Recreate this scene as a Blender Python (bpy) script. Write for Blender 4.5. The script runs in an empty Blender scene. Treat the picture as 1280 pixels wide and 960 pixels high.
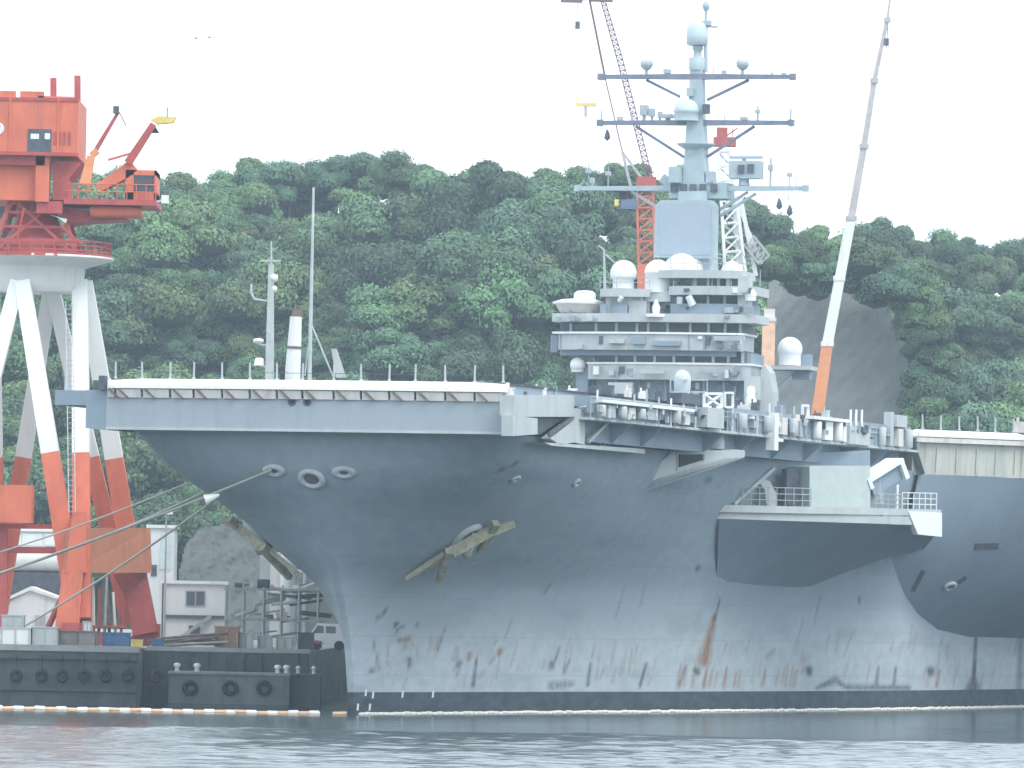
import bpy, bmesh, math, random
import numpy as np
from mathutils import Vector, Matrix

# ------------------------------------------------------------------ camera, sky, sun, exposure
random.seed(4); rng = np.random.default_rng(4)
sc = bpy.context.scene
col = sc.collection
F, H0, CY, ROLL = 8400.0, 6.5, 764.0, math.radians(1.15)
cam_d = bpy.data.cameras.new('camera'); cam = bpy.data.objects.new('camera', cam_d); col.objects.link(cam)
cam_d.sensor_width = 36.0; cam_d.lens = F / 1280 * 36.0
cam_d.shift_y = (CY - 480) / 1280
cam_d.clip_start = 1.0; cam_d.clip_end = 6000
cam.matrix_world = Matrix.Translation((0, 0, H0)) @ Matrix.Rotation(math.radians(90), 4, 'X') @ Matrix.Rotation(ROLL, 4, 'Z')
sc.camera = cam
w = bpy.data.worlds.new('World'); sc.world = w; w.use_nodes = True
nt = w.node_tree; nt.nodes.clear()
SUN_EL, SUN_AZ = math.radians(54), math.radians(138)       # azimuth clockwise from +Y: high behind the camera on the right
sky = nt.nodes.new('ShaderNodeTexSky'); sky.sky_type = 'NISHITA'; sky.sun_disc = False
sky.sun_elevation = SUN_EL; sky.sun_rotation = SUN_AZ; sky.dust_density = 4.0; sky.air_density = 1.2
cl = nt.nodes.new('ShaderNodeRGB'); cl.outputs[0].default_value = (12.4, 13.6, 15.0, 1)      # even overcast layer
mx = nt.nodes.new('ShaderNodeMix'); mx.data_type = 'RGBA'; mx.inputs[0].default_value = 0.82
bg = nt.nodes.new('ShaderNodeBackground'); bg.inputs[1].default_value = 0.10
wo = nt.nodes.new('ShaderNodeOutputWorld')
nt.links.new(sky.outputs[0], mx.inputs[6]); nt.links.new(cl.outputs[0], mx.inputs[7])
nt.links.new(mx.outputs[2], bg.inputs[0]); nt.links.new(bg.outputs[0], wo.inputs[0])
sun_d = bpy.data.lights.new('sun', 'SUN'); sun_d.energy = 1.25; sun_d.angle = math.radians(28); sun_d.color = (1, 0.96, 0.9)
sun = bpy.data.objects.new('sun', sun_d); col.objects.link(sun)
sdir = Vector((math.sin(SUN_AZ) * math.cos(SUN_EL), math.cos(SUN_AZ) * math.cos(SUN_EL), math.sin(SUN_EL)))
sun.rotation_euler = sdir.to_track_quat('Z', 'Y').to_euler()
vs = sc.view_settings; vs.view_transform = 'Standard'; vs.look = 'None'; vs.gamma = 1; vs.use_curve_mapping = False
vs.exposure = 0.60
sc.cycles.use_denoising = True; sc.cycles.max_bounces = 6; sc.cycles.diffuse_bounces = 3; sc.cycles.glossy_bounces = 3
sc.cycles.volume_bounces = 0; sc.cycles.transparent_max_bounces = 6; sc.cycles.caustics_reflective = False

# ------------------------------------------------------------------ geometry of the view (used for measuring only)
cr, sr = math.cos(ROLL), math.sin(ROLL)
def ray(px, py):
    a = px - 640; b = CY - py
    return (a * cr - b * sr) / F, (a * sr + b * cr) / F
def at(px, py, Y):
    u, v = ray(px, py); return Vector((u * Y, Y, H0 + v * Y))
def proj(X, Y, Z):
    u = F * X / Y; v = F * (Z - H0) / Y
    return 640 + u * cr + v * sr, CY - (v * cr - u * sr)
TH = math.radians(15.6); OX, OY = -12.65, 400.0
st, ct = math.sin(TH), math.cos(TH)
def ship2w(p, l): return OX + l * st + p * ct, OY + l * ct - p * st
def w2ship(x, y): dx, dy = x - OX, y - OY; return dx * ct - dy * st, dx * st + dy * ct
def onplane(px, py, a, b):
    """pixel -> ship coordinates (P,L,z) on the vertical plane through ship points a=(P,L), b=(P,L)"""
    ax, ay = ship2w(*a); bx, by = ship2w(*b); u, v = ray(px, py)
    nx, ny = -(by - ay), (bx - ax)
    t = (ax * nx + ay * ny) / (u * nx + ny)
    p, l = w2ship(u * t, t); return Vector((p, l, H0 + v * t))
def onL(px, py, L): return onplane(px, py, (-1, L), (1, L))
def onP(px, py, P): return onplane(px, py, (P, 0), (P, 1))

# ------------------------------------------------------------------ materials
MATS = {}
def mat(name, c, rough=0.6, metal=0.0, var=0.18, scale=1.2, bump=0.0, bscale=8.0, streak=0.0, c2=None, spec=0.4):
    if name in MATS: return MATS[name]
    m = bpy.data.materials.new(name); m.use_nodes = True; n = m.node_tree.nodes; l = m.node_tree.links
    b = n['Principled BSDF']; b.inputs['Roughness'].default_value = rough; b.inputs['Metallic'].default_value = metal
    b.inputs['Specular IOR Level'].default_value = spec
    tc = n.new('ShaderNodeTexCoord')
    mp = n.new('ShaderNodeMapping'); l.new(tc.outputs['Object'], mp.inputs[0])
    mp.inputs['Scale'].default_value = (1, 1, 0.35 if streak else 1)
    no = n.new('ShaderNodeTexNoise'); no.inputs['Scale'].default_value = scale; no.inputs['Detail'].default_value = 6
    no.inputs['Roughness'].default_value = 0.65
    l.new(mp.outputs[0], no.inputs['Vector'])
    ra = n.new('ShaderNodeValToRGB'); ra.color_ramp.elements[0].position = 0.3; ra.color_ramp.elements[1].position = 0.72
    d = [x * (1 - var) for x in c]; d2 = list(c2) if c2 else [min(1, x * (1 + var)) for x in c]
    ra.color_ramp.elements[0].color = (*d, 1); ra.color_ramp.elements[1].color = (*d2, 1)
    l.new(no.outputs[0], ra.inputs[0]); out = ra.outputs[0]
    if streak:
        m2 = n.new('ShaderNodeMapping'); m2.inputs['Scale'].default_value = (1.6, 1.6, 0.12); l.new(tc.outputs['Object'], m2.inputs[0])
        n2 = n.new('ShaderNodeTexNoise'); n2.inputs['Scale'].default_value = 1.0; n2.inputs['Detail'].default_value = 5; l.new(m2.outputs[0], n2.inputs['Vector'])
        r2 = n.new('ShaderNodeValToRGB'); r2.color_ramp.elements[0].position = 0.56; r2.color_ramp.elements[1].position = 0.74
        r2.color_ramp.elements[0].color = (0, 0, 0, 1); r2.color_ramp.elements[1].color = (streak,) * 3 + (1,)
        l.new(n2.outputs[0], r2.inputs[0])
        mi = n.new('ShaderNodeMix'); mi.data_type = 'RGBA'; l.new(r2.outputs[0], mi.inputs[0]); l.new(out, mi.inputs[6])
        mi.inputs[7].default_value = (0.16, 0.09, 0.055, 1); out = mi.outputs[2]
    l.new(out, b.inputs['Base Color'])
    if bump:
        n3 = n.new('ShaderNodeTexNoise'); n3.inputs['Scale'].default_value = bscale; n3.inputs['Detail'].default_value = 4
        l.new(tc.outputs['Object'], n3.inputs['Vector'])
        bu = n.new('ShaderNodeBump'); bu.inputs['Strength'].default_value = bump; bu.inputs['Distance'].default_value = 0.05
        l.new(n3.outputs[0], bu.inputs['Height']); l.new(bu.outputs[0], b.inputs['Normal'])
    MATS[name] = m; return m
GREY = mat('haze_grey_paint', (0.245, 0.315, 0.375), 0.7, var=0.10, scale=0.35, streak=0.12)
GREY2 = mat('pale_grey_paint', (0.45, 0.49, 0.49), 0.55, var=0.12, scale=0.8, streak=0.15)
DKGREY = mat('dark_grey_steel', (0.085, 0.10, 0.12), 0.6, var=0.3, scale=2)
LADDER = mat('ladder_grey', (0.38, 0.43, 0.45), 0.5)
WHITE = mat('white_paint', (0.76, 0.78, 0.76), 0.45, var=0.06, scale=0.8, streak=0.12)
DOME = mat('radome_white', (0.80, 0.82, 0.81), 0.4, var=0.03, scale=0.8)
RAD2 = mat('radome_grey', (0.50, 0.60, 0.62), 0.45, var=0.04)
NETW = mat('net_frame_cream', (0.66, 0.64, 0.60), 0.6, var=0.12, scale=1.5, streak=0.35)
BEIGE = mat('rusty_beige_plating', (0.48, 0.50, 0.44), 0.6, var=0.15, scale=0.6, streak=0.6)
BROWN = mat('brown_rust', (0.17, 0.12, 0.09), 0.8, var=0.4, scale=3)
ANCH = mat('anchor_ochre', (0.36, 0.34, 0.235), 0.7, var=0.35, scale=2)
GLASS = mat('dark_window_glass', (0.035, 0.05, 0.065), 0.12, var=0.1, spec=0.6)
BLACK = mat('black_rubber', (0.02, 0.022, 0.024), 0.8, var=0.3)
RED = mat('crane_red_paint', (0.64, 0.165, 0.09), 0.6, var=0.2, scale=0.7, streak=0.4)
RED2 = mat('crane_dark_red_paint', (0.42, 0.085, 0.075), 0.6, var=0.2, scale=0.9)
ORANGE = mat('crane_orange_paint', (0.72, 0.30, 0.13), 0.5, var=0.12)
CWHITE = mat('crane_white_paint', (0.74, 0.76, 0.74), 0.5, var=0.06, scale=0.5, streak=0.12)
YELLOW = mat('yellow_paint', (0.72, 0.56, 0.16), 0.5)
CONC = mat('quay_concrete', (0.30, 0.31, 0.29), 0.85, var=0.25, scale=0.6, bump=0.4)
QUAY = mat('dark_quay_wall', (0.07, 0.088, 0.10), 0.8, var=0.35, scale=0.8, streak=0.3, bump=0.4)
ROPE = mat('rope_fibre', (0.42, 0.42, 0.36), 0.9, var=0.2, scale=6)
WALLW = mat('prefab_white', (0.70, 0.72, 0.72), 0.6, var=0.08, scale=0.7, streak=0.2)
ALU = mat('galvanised_steel', (0.42, 0.44, 0.44), 0.45, 0.3, var=0.2)
BLUE = mat('blue_tarpaulin', (0.08, 0.17, 0.33), 0.7, var=0.3, scale=3)
TAN = mat('brown_crate_paint', (0.36, 0.22, 0.16), 0.8, var=0.2)
FLOATW = mat('boom_float_white', (0.80, 0.78, 0.70), 0.5, var=0.1)
FLOATO = mat('boom_float_orange', (0.72, 0.48, 0.30), 0.6, var=0.15)

# ------------------------------------------------------------------ mesh builder
class MB:
    def __init__(s): s.v = []; s.f = []; s.sm = []
    def add(s, vs, fs, smooth=False):
        o = len(s.v); s.v += [tuple(q) for q in vs]; s.f += [tuple(i + o for i in q) for q in fs]; s.sm += [smooth] * len(fs); return s
    def hexa(s, q):                         # 8 points: 0-3 bottom ring, 4-7 top ring
        return s.add(q, [(3, 2, 1, 0), (4, 5, 6, 7), (0, 1, 5, 4), (1, 2, 6, 5), (2, 3, 7, 6), (3, 0, 4, 7)])
    def box(s, x0, x1, y0, y1, z0, z1):
        return s.hexa([(x0, y0, z0), (x1, y0, z0), (x1, y1, z0), (x0, y1, z0), (x0, y0, z1), (x1, y0, z1), (x1, y1, z1), (x0, y1, z1)])
    def bar(s, a, b, w0, w1=None, h0=None, h1=None):       # rectangular beam
        a = Vector(a); b = Vector(b); w1 = w0 if w1 is None else w1; h0 = w0 if h0 is None else h0; h1 = w1 if h1 is None else h1
        d = (b - a).normalized(); up = Vector((0, 0, 1)) if abs(d.z) < 0.9 else Vector((0, 1, 0))
        x = d.cross(up).normalized(); y = x.cross(d)
        q = []
        for c, ww, hh in ((a, w0, h0), (b, w1, h1)):
            q += [c - x * ww / 2 - y * hh / 2, c + x * ww / 2 - y * hh / 2, c + x * ww / 2 + y * hh / 2, c - x * ww / 2 + y * hh / 2]
        return s.hexa(q)
    def tube(s, a, b, r0, r1=None, n=8, cap=True):
        a = Vector(a); b = Vector(b); r1 = r0 if r1 is None else r1
        d = (b - a).normalized(); up = Vector((0, 0, 1)) if abs(d.z) < 0.9 else Vector((0, 1, 0))
        x = d.cross(up).normalized(); y = x.cross(d); q = []
        for c, r in ((a, r0), (b, r1)):
            q += [c + x * math.cos(t) * r + y * math.sin(t) * r for t in [2 * math.pi * k / n for k in range(n)]]
        s.add(q, [(k, (k + 1) % n, n + (k + 1) % n, n + k) for k in range(n)], n > 5)
        if cap: s.add(q, [tuple(range(n - 1, -1, -1)), tuple(range(n, 2 * n))])
        return s
    def path(s, pts, r, n=6):
        for a, b in zip(pts[:-1], pts[1:]): s.tube(a, b, r, r, n)
        return s
    def lathe(s, c, prof, n=20, sx=1, sy=1):
        c = Vector(c); q = []
        for r, z in prof: q += [c + Vector((r * sx * math.cos(2 * math.pi * k / n), r * sy * math.sin(2 * math.pi * k / n), z)) for k in range(n)]
        f = [(j * n + k, j * n + (k + 1) % n, (j + 1) * n + (k + 1) % n, (j + 1) * n + k) for j in range(len(prof) - 1) for k in range(n)]
        s.add(q, f, True); m = len(prof)
        s.add(q, [tuple(range(n - 1, -1, -1)), tuple(range((m - 1) * n, m * n))]); return s
    def prism(s, poly, z0, z1, poly2=None):                # vertical extrusion of an xy polygon (counter-clockwise)
        n = len(poly); p2 = poly2 or poly
        q = [(x, y, z0) for x, y in poly] + [(x, y, z1) for x, y in p2]
        return s.add(q, [tuple(range(n - 1, -1, -1)), tuple(range(n, 2 * n))] + [(k, (k + 1) % n, n + (k + 1) % n, n + k) for k in range(n)])
    def slab(s, poly, off):                                # planar 3-D polygon thickened by vector off
        n = len(poly); off = Vector(off); q = [Vector(p) for p in poly]; q += [p + off for p in q]
        return s.add(q, [tuple(range(n - 1, -1, -1)), tuple(range(n, 2 * n))] + [(k, (k + 1) % n, n + (k + 1) % n, n + k) for k in range(n)])
    def torus(s, c, nrm, R, r, sx=1.0, n=20, m=8, up=None):
        c = Vector(c); nrm = Vector(nrm).normalized(); up = Vector(up) if up else (Vector((0, 0, 1)) if abs(nrm.z) < 0.9 else Vector((0, 1, 0)))
        x = up.cross(nrm).normalized(); y = nrm.cross(x); q = []
        for i in range(n):
            t = 2 * math.pi * i / n; d = x * math.cos(t) * sx + y * math.sin(t)
            for j in range(m):
                u = 2 * math.pi * j / m; q.append(c + d * (R + r * math.cos(u)) + nrm * r * math.sin(u))
        return s.add(q, [(i * m + j, i * m + (j + 1) % m, ((i + 1) % n) * m + (j + 1) % m, ((i + 1) % n) * m + j) for i in range(n) for j in range(m)], True)
    def build(s, name, m, parent=None, loc=None):
        me = bpy.data.meshes.new(name); v = s.v
        if loc is not None: v = [(a - loc[0], b - loc[1], c - loc[2]) for a, b, c in v]
        me.from_pydata(v, [], s.f); me.polygons.foreach_set('use_smooth', s.sm); me.update()
        bm = bmesh.new(); bm.from_mesh(me); bmesh.ops.recalc_face_normals(bm, faces=bm.faces); bm.to_mesh(me); bm.free()
        if m is not None: me.materials.append(m)
        o = bpy.data.objects.new(name, me); col.objects.link(o)
        if loc is not None: o.location = loc
        if parent is not None: o.parent = parent
        return o
def tag(o, label=None, cat=None, group=None, kind=None):
    if label: o['label'] = label
    if cat: o['category'] = cat
    if group: o['group'] = group
    if kind: o['kind'] = kind
    return o
def empty(name, loc=(0, 0, 0), rz=0):
    o = bpy.data.objects.new(name, None); col.objects.link(o); o.location = loc; o.rotation_euler = (0, 0, rz); o.empty_display_size = 0.5; return o
def copy_of(o, parent=None, loc=None):
    c = o.copy(); col.objects.link(c)
    if parent is not None: c.parent = parent
    if loc is not None: c.location = loc
    return c
def dome_prof(r, neck_r, neck_h, n=9, low=-0.45):
    """radome profile: neck cylinder, then a sphere cut at its lower side"""
    pr = [(neck_r, 0.0)]; zc = neck_h - r * low; a0 = math.asin(low)
    pr.append((neck_r, max(0.05, neck_h - 0.05)))
    for k in range(n + 1):
        a = a0 + (math.pi / 2 - 0.02 - a0) * k / n; pr.append((r * math.cos(a), zc + r * math.sin(a)))
    return pr

# ------------------------------------------------------------------ water
def smooth(a, b, x): t = np.clip((x - a) / (b - a), 0, 1); return t * t * (3 - 2 * t)
def build_water():
    xs = np.concatenate([[-420, -250, -150, -100, -70, -55], np.arange(-45, 45.01, 0.34), [55, 70, 100, 150, 250, 420]])
    ys = np.concatenate([[-80, 0, 80, 150, 200, 235, 255], np.arange(262, 432, 0.25), [436, 445, 460, 480, 500, 520, 545, 580, 640, 700, 770]])
    X, Y = np.meshgrid(xs, ys)
    bend = 355 + 3 * np.sin(X * 0.11 + 1) + 3 * np.sin(X * 0.31) + 0.05 * X
    amp = 0.10 + 0.92 * (1 - smooth(-4, 6, Y - bend))
    Z = np.zeros_like(X); r = np.random.default_rng(7)
    for k in range(46):
        lam = 1.0 * (4.5 ** r.random()); a = math.radians(90) + r.normal() * 0.6; kk = 2 * math.pi / lam
        sl = 0.030 * (lam / 3) ** 0.15
        Z += sl / kk * np.sin(kk * (X * math.cos(a) + Y * math.sin(a)) + r.random() * 7) * (0.75 + 0.25 * np.sin(X * 0.07 * r.random() + Y * 0.05 + k))
    edge = smooth(-60, -45, X) * (1 - smooth(45, 60, X)) * smooth(255, 262, Y) * (1 - smooth(425, 436, Y))
    Z *= amp * edge
    ny, nx = X.shape
    v = np.stack([X, Y, Z], -1).reshape(-1, 3)
    i = np.arange(ny - 1)[:, None] * nx + np.arange(nx - 1)[None]
    f = np.stack([i, i + 1, i + nx + 1, i + nx], -1).reshape(-1, 4)
    me = bpy.data.meshes.new('water'); me.from_pydata(v.tolist(), [], f.tolist()); me.polygons.foreach_set('use_smooth', [True] * len(f)); me.update()
    o = bpy.data.objects.new('water', me); col.objects.link(o); tag(o, kind='structure')
    m = bpy.data.materials.new('harbour_water'); m.use_nodes = True; n = m.node_tree.nodes; l = m.node_tree.links
    b = n['Principled BSDF']; b.inputs['Base Color'].default_value = (0.045, 0.068, 0.07, 1); b.inputs['Roughness'].default_value = 0.11
    b.inputs['IOR'].default_value = 1.33
    tc = n.new('ShaderNodeTexCoord'); mp = n.new('ShaderNodeMapping'); mp.inputs['Scale'].default_value = (0.8, 2.2, 1); l.new(tc.outputs['Object'], mp.inputs[0])
    no = n.new('ShaderNodeTexNoise'); no.inputs['Scale'].default_value = 1.6; no.inputs['Detail'].default_value = 4; l.new(mp.outputs[0], no.inputs['Vector'])
    sx = n.new('ShaderNodeSeparateXYZ'); l.new(tc.outputs['Object'], sx.inputs[0])
    mr = n.new('ShaderNodeMapRange'); mr.inputs[1].default_value = 346; mr.inputs[2].default_value = 366; mr.inputs[3].default_value = 0.10; mr.inputs[4].default_value = 0.04
    l.new(sx.outputs[1], mr.inputs[0])
    bu = n.new('ShaderNodeBump'); bu.inputs['Distance'].default_value = 0.25; l.new(no.outputs[0], bu.inputs['Height']); l.new(mr.outputs[0], bu.inputs['Strength']); l.new(bu.outputs[0], b.inputs['Normal'])
    me.materials.append(m)
build_water()

# ------------------------------------------------------------------ aircraft carrier (local frame: x = port, y = aft, z = up)
def pchip(x, y, xq):
    x = np.asarray(x, float); y = np.asarray(y, float); h = np.diff(x); d = np.diff(y) / h
    m = np.zeros_like(y); m[0] = d[0]; m[-1] = d[-1]
    for i in range(1, len(x) - 1):
        if d[i - 1] * d[i] > 0:
            w1 = 2 * h[i] + h[i - 1]; w2 = h[i] + 2 * h[i - 1]; m[i] = (w1 + w2) / (w1 / d[i - 1] + w2 / d[i])
    xq = np.clip(np.asarray(xq, float), x[0], x[-1]); i = np.clip(np.searchsorted(x, xq) - 1, 0, len(x) - 2)
    t = (xq - x[i]) / h[i]
    return (y[i] * (1 + 2 * t) * (1 - t) ** 2 + m[i] * h[i] * t * (1 - t) ** 2 + y[i + 1] * t * t * (3 - 2 * t) + m[i + 1] * h[i] * t * t * (t - 1))
_aft = [(110, 19.0), (140, 20.3), (300, 20.4), (330, 17)]
ROWS = [  # z, stem position, [(L, half breadth) ...]
 (-3.0, 11.5, [(11.5, .2), (20, 2.1), (35, 5.2), (50, 8.8), (68, 12.4), (85, 15.4), (110, 18.6), (140, 20.2), (300, 20.3), (330, 16)]),
 (0.0, 11.0, [(11, .2), (20, 2.3), (35, 5.5), (50, 9.1), (68, 12.7), (85, 15.7), (110, 18.8), (140, 20.2), (300, 20.3), (330, 16)]),
 (4.0, 10.0, [(10, .22), (12, 0.8), (20, 2.8), (35, 6.0), (50, 9.6), (68, 13.1), (85, 16.1)] + _aft),
 (7.7, 7.7, [(7.7, .25), (9.5, 1.4), (12, 2.6), (20, 4.5), (35, 7.3), (50, 10.5), (68, 13.9), (85, 16.6)] + _aft),
 (9.9, 6.0, [(6, .3), (7.5, 2.4), (9, 3.9), (12, 5.2), (20, 6.8), (35, 8.9), (50, 11.5), (68, 14.7), (85, 17.0)] + _aft),
 (12.0, 4.4, [(4.4, .3), (5.4, 3.0), (7, 5.4), (10, 7.2), (20, 9.1), (35, 10.5), (50, 12.5), (68, 15.5), (85, 17.6)] + _aft),
 (14.1, 2.6, [(2.6, .35), (3.1, 3.6), (4.6, 7.6), (8, 9.8), (20, 11.1), (35, 11.8), (50, 13.5), (68, 16.4), (85, 18.2)] + _aft),
 (15.3, 1.9, [(1.9, .35), (2.3, 4.2), (3.6, 8.6), (6.5, 11.0), (12, 11.7), (20, 11.9), (35, 12.4), (50, 14.0), (68, 16.9), (85, 18.6)] + _aft),
 (17.0, 1.2, [(1.2, .35), (1.5, 5), (2.1, 9), (3, 11.6), (6, 12.3), (20, 12.5), (35, 12.9), (50, 14.6), (68, 17.4), (85, 19.0)] + _aft)]
_zr = [r[0] for r in ROWS]
_LL = np.linspace(0, 330, 3301)
_tab = np.array([np.where(_LL < r[1], -1.0, pchip([q[0] for q in r[2]], [q[1] for q in r[2]], _LL)) for r in ROWS])
def stem_at(z): return pchip(_zr, [r[1] for r in ROWS], z)
def hull_row(z, Ls):
    """half breadths on row z at stations Ls (same fraction behind the stem on every control row)"""
    s0 = float(stem_at(z)); cols = []
    for r in ROWS:
        q = r[1] + (Ls - s0) * (330 - r[1]) / (330 - s0)
        cols.append(pchip([k[0] for k in r[2]], [k[1] for k in r[2]], q))
    cols = np.array(cols); z = float(z)
    # monotone cubic in z, vectorised over stations
    x = np.array(_zr); h = np.diff(x); d = np.diff(cols, axis=0) / h[:, None]; m = np.zeros_like(cols); m[0] = d[0]; m[-1] = d[-1]
    for i in range(1, len(x) - 1):
        ok = d[i - 1] * d[i] > 0; w1 = 2 * h[i] + h[i - 1]; w2 = h[i] + 2 * h[i - 1]
        with np.errstate(divide='ignore', invalid='ignore'):
            m[i] = np.where(ok, (w1 + w2) / (w1 / d[i - 1] + w2 / d[i]), 0)
    i = min(max(int(np.searchsorted(x, z)) - 1, 0), len(x) - 2); t = (z - x[i]) / h[i]
    return cols[i] * (1 + 2 * t) * (1 - t) ** 2 + m[i] * h[i] * t * (1 - t) ** 2 + cols[i + 1] * t * t * (3 - 2 * t) + m[i + 1] * h[i] * t * t * (t - 1)
_ZG = np.linspace(-3, 17, 201); _LG = np.linspace(0, 330, 1651)
_BG = []
for _z in _ZG:
    _b = hull_row(_z, np.maximum(_LG, float(stem_at(_z)))); _BG.append(np.where(_LG < stem_at(_z), -0.5, _b))
_BG = np.array(_BG)
def breadth(L, z):
    L = np.clip(np.asarray(L, float), 0, 329.9); z = np.clip(np.asarray(z, float), -3, 16.99)
    a = (z + 3) / 20 * 200; b = L / 330 * 1650; i = a.astype(int); j = b.astype(int); fa = a - i; fb = b - j
    return (_BG[i, j] * (1 - fa) * (1 - fb) + _BG[i + 1, j] * fa * (1 - fb) + _BG[i, j + 1] * (1 - fa) * fb + _BG[i + 1, j + 1] * fa * fb)
def hull_hit(px, py):
    u, v = ray(px, py); t = np.arange(398, 640, 0.04); x = u * t; y = t; z = H0 + v * t
    p = (x - OX) * ct - (y - OY) * st; L = (x - OX) * st + (y - OY) * ct
    inside = (np.abs(p) < breadth(L, z)) & (L > 0)
    k = int(np.argmax(inside)) if inside.any() else len(t) - 1
    return Vector((p[k], L[k], z[k]))
def hull_n(q):
    """outward normal of the hull near local point q"""
    s = 1 if q.x >= 0 else -1; e = 0.25
    bl = (float(breadth(q.y + e, q.z)) - float(breadth(q.y - e, q.z))) / (2 * e)
    bz = (float(breadth(q.y, q.z + e)) - float(breadth(q.y, q.z - e))) / (2 * e)
    bl = min(bl, 8); return Vector((s, -bl, -bz)).normalized()

ship = empty('aircraft_carrier', (OX, OY, 0), -TH)
tag(ship, 'huge grey aircraft carrier moored bow-on with its island and masts behind', 'ship')

def build_hull():
    zs = np.concatenate([[-3, -1.5, -0.5], np.arange(0, 6, 0.2), np.arange(6, 17.0, 0.36), [17.0]])
    d = np.concatenate([[0, .03, .08, .16, .28, .44, .64, .88, 1.15], np.arange(1.45, 12, .3), np.arange(12, 122, .2), [124, 128, 134, 142, 155, 175, 200, 230, 260, 290]])
    V = []; nz, nd = len(zs), len(d)
    for z in zs:
        s0 = float(stem_at(z)); L = s0 + d * (330 - s0) / (d[-1] + 15); b = hull_row(z, L)
        V.append(np.stack([b, L, np.full_like(L, z)], -1))
    V = np.array(V); port = V.reshape(-1, 3); stb = port.copy(); stb[:, 0] *= -1
    v = np.concatenate([port, stb]); i = np.arange(nz - 1)[:, None] * nd + np.arange(nd - 1)[None]
    f1 = np.stack([i, i + 1, i + nd + 1, i + nd], -1).reshape(-1, 4); n0 = nz * nd
    f2 = np.stack([i, i + nd, i + nd + 1, i + 1], -1).reshape(-1, 4) + n0
    f = f1.tolist() + f2.tolist()
    for j in range(nz - 1):                                   # stem bar and transom
        f.append([j * nd, (j + 1) * nd, n0 + (j + 1) * nd, n0 + j * nd]); f.append([j * nd + nd - 1, n0 + j * nd + nd - 1, n0 + (j + 1) * nd + nd - 1, (j + 1) * nd + nd - 1])
    me = bpy.data.meshes.new('hull'); me.from_pydata(v.tolist(), [], f); me.polygons.foreach_set('use_smooth', [True] * len(f)); me.update()
    # stains: streaks of rust and scuffs, measured on the photograph, kept as vertex attributes of the plating
    X = OX + v[:, 1] * st + v[:, 0] * ct; Y = OY + v[:, 1] * ct - v[:, 0] * st
    u = F * X / Y; vv = F * (v[:, 2] - H0) / Y; qx = 640 + u * cr + vv * sr; qy = CY - (vv * cr - u * sr)
    rust = np.zeros(len(v)); dark = np.zeros(len(v)); isport = np.arange(len(v)) < n0
    r = np.random.default_rng(3)
    def seg(arr, x0, y0, x1, y1, w0, w1, s):
        dx, dy = x1 - x0, y1 - y0; t = np.clip(((qx - x0) * dx + (qy - y0) * dy) / (dx * dx + dy * dy + 1e-6), 0, 1)
        dist = np.hypot(qx - x0 - t * dx, qy - y0 - t * dy); ww = w0 + (w1 - w0) * t
        np.maximum(arr, np.where(isport, s * np.clip(1.35 - dist / ww, 0, 1), 0), out=arr)
    D = [(502, 761, 530, 761, 2.4, 2.4, 1), (472, 773, 481, 764, 2, 2, .9), (493, 779, 503, 783, 2, 2, .8), (497, 790, 493, 781, 2, 2, .7), (521, 781, 522, 782, 2.5, 2.5, .8),
         (512, 825, 512, 833, 3, 3, .9), (463, 839, 466, 838, 3, 3, .8), (575, 828, 573, 832, 3.5, 3, .8), (596, 822, 591, 857, 1.5, 3, .9), (466, 800, 475, 838, 1.5, 2, .6),
         (690, 829, 690, 834, 3.5, 3.5, .8), (700, 808, 692, 830, 1.5, 2, .6), (738, 829, 735, 856, 1.8, 2.6, .8), (808, 829, 800, 858, 1.8, 2.4, .8), (857, 832, 850, 855, 2, 2.4, .6),
         (690, 857, 715, 855, 6, 4, .6), (705, 840, 712, 825, 3, 1.5, .5), (871, 838, 872, 841, 5, 4, .9), (1011, 838, 1012, 842, 6, 4, .95), (1163, 839, 1164, 842, 6, 4, .95),
         (1098, 833, 1095, 856, 1.8, 3, .7), (1120, 833, 1117, 857, 1.8, 3, .7), (1022, 860, 1045, 850, 3, 5, .8), (1045, 851, 1060, 860, 4, 3, .8), (1062, 859, 1135, 860, 4, 4, .8),
         (1220, 797, 1217, 850, 2.4, 3, 1), (1217, 845, 1216, 862, 3, 11, .9), (1276, 797, 1274, 862, 4, 4, .6), (1074, 749, 1074, 754, 2, 2, .9), (1018, 780, 1025, 745, 1.5, 1.5, .35),
         (992, 815, 1004, 775, 1.5, 1.5, .3), (1055, 820, 1068, 785, 1.5, 1.5, .3), (958, 822, 968, 812, 3, 2, .4), (873, 709, 870, 713, 3, 2, .9), (680, 742, 690, 728, 2, 1.5, .5),
         (770, 770, 780, 735, 1.5, 1.5, .3), (800, 760, 806, 730, 1.5, 1.5, .3), (545, 820, 556, 785, 1.5, 1.5, .4), (630, 800, 640, 775, 1.5, 1.5, .3), 
         (625, 588, 648, 578, 1.6, 1.6, .8), (872, 604, 888, 600, 2, 2, .7), (900, 748, 893, 775, 1.2, 2, .8)]
    R = [(498, 801, 512, 798, 3, 3, .9), (505, 810, 508, 796, 4, 3, .4), (587, 818, 586, 824, 4, 3, .8), (626, 813, 624, 818, 4, 3.5, .95), (618, 822, 612, 830, 2.5, 2, .6), (575, 834, 570, 846, 2.5, 2, .6),
         (893, 770, 880, 826, 3, 9, .95), (550, 800, 545, 812, 4, 4, .5), (1145, 790, 1140, 815, 3, 3, .3), (1140, 782, 1138, 800, 2, 2, .3), (600, 845, 606, 838, 5, 3, .4)]
    for x in (852, 859, 866, 882, 890, 898, 904, 910, 918, 925): x += r.uniform(-3, 3); R.append((x + 2, 832 + r.uniform(-6, 9), x - 2, 858, 1.4, r.uniform(1.8, 3.6), r.uniform(.3, .85)))
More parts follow.
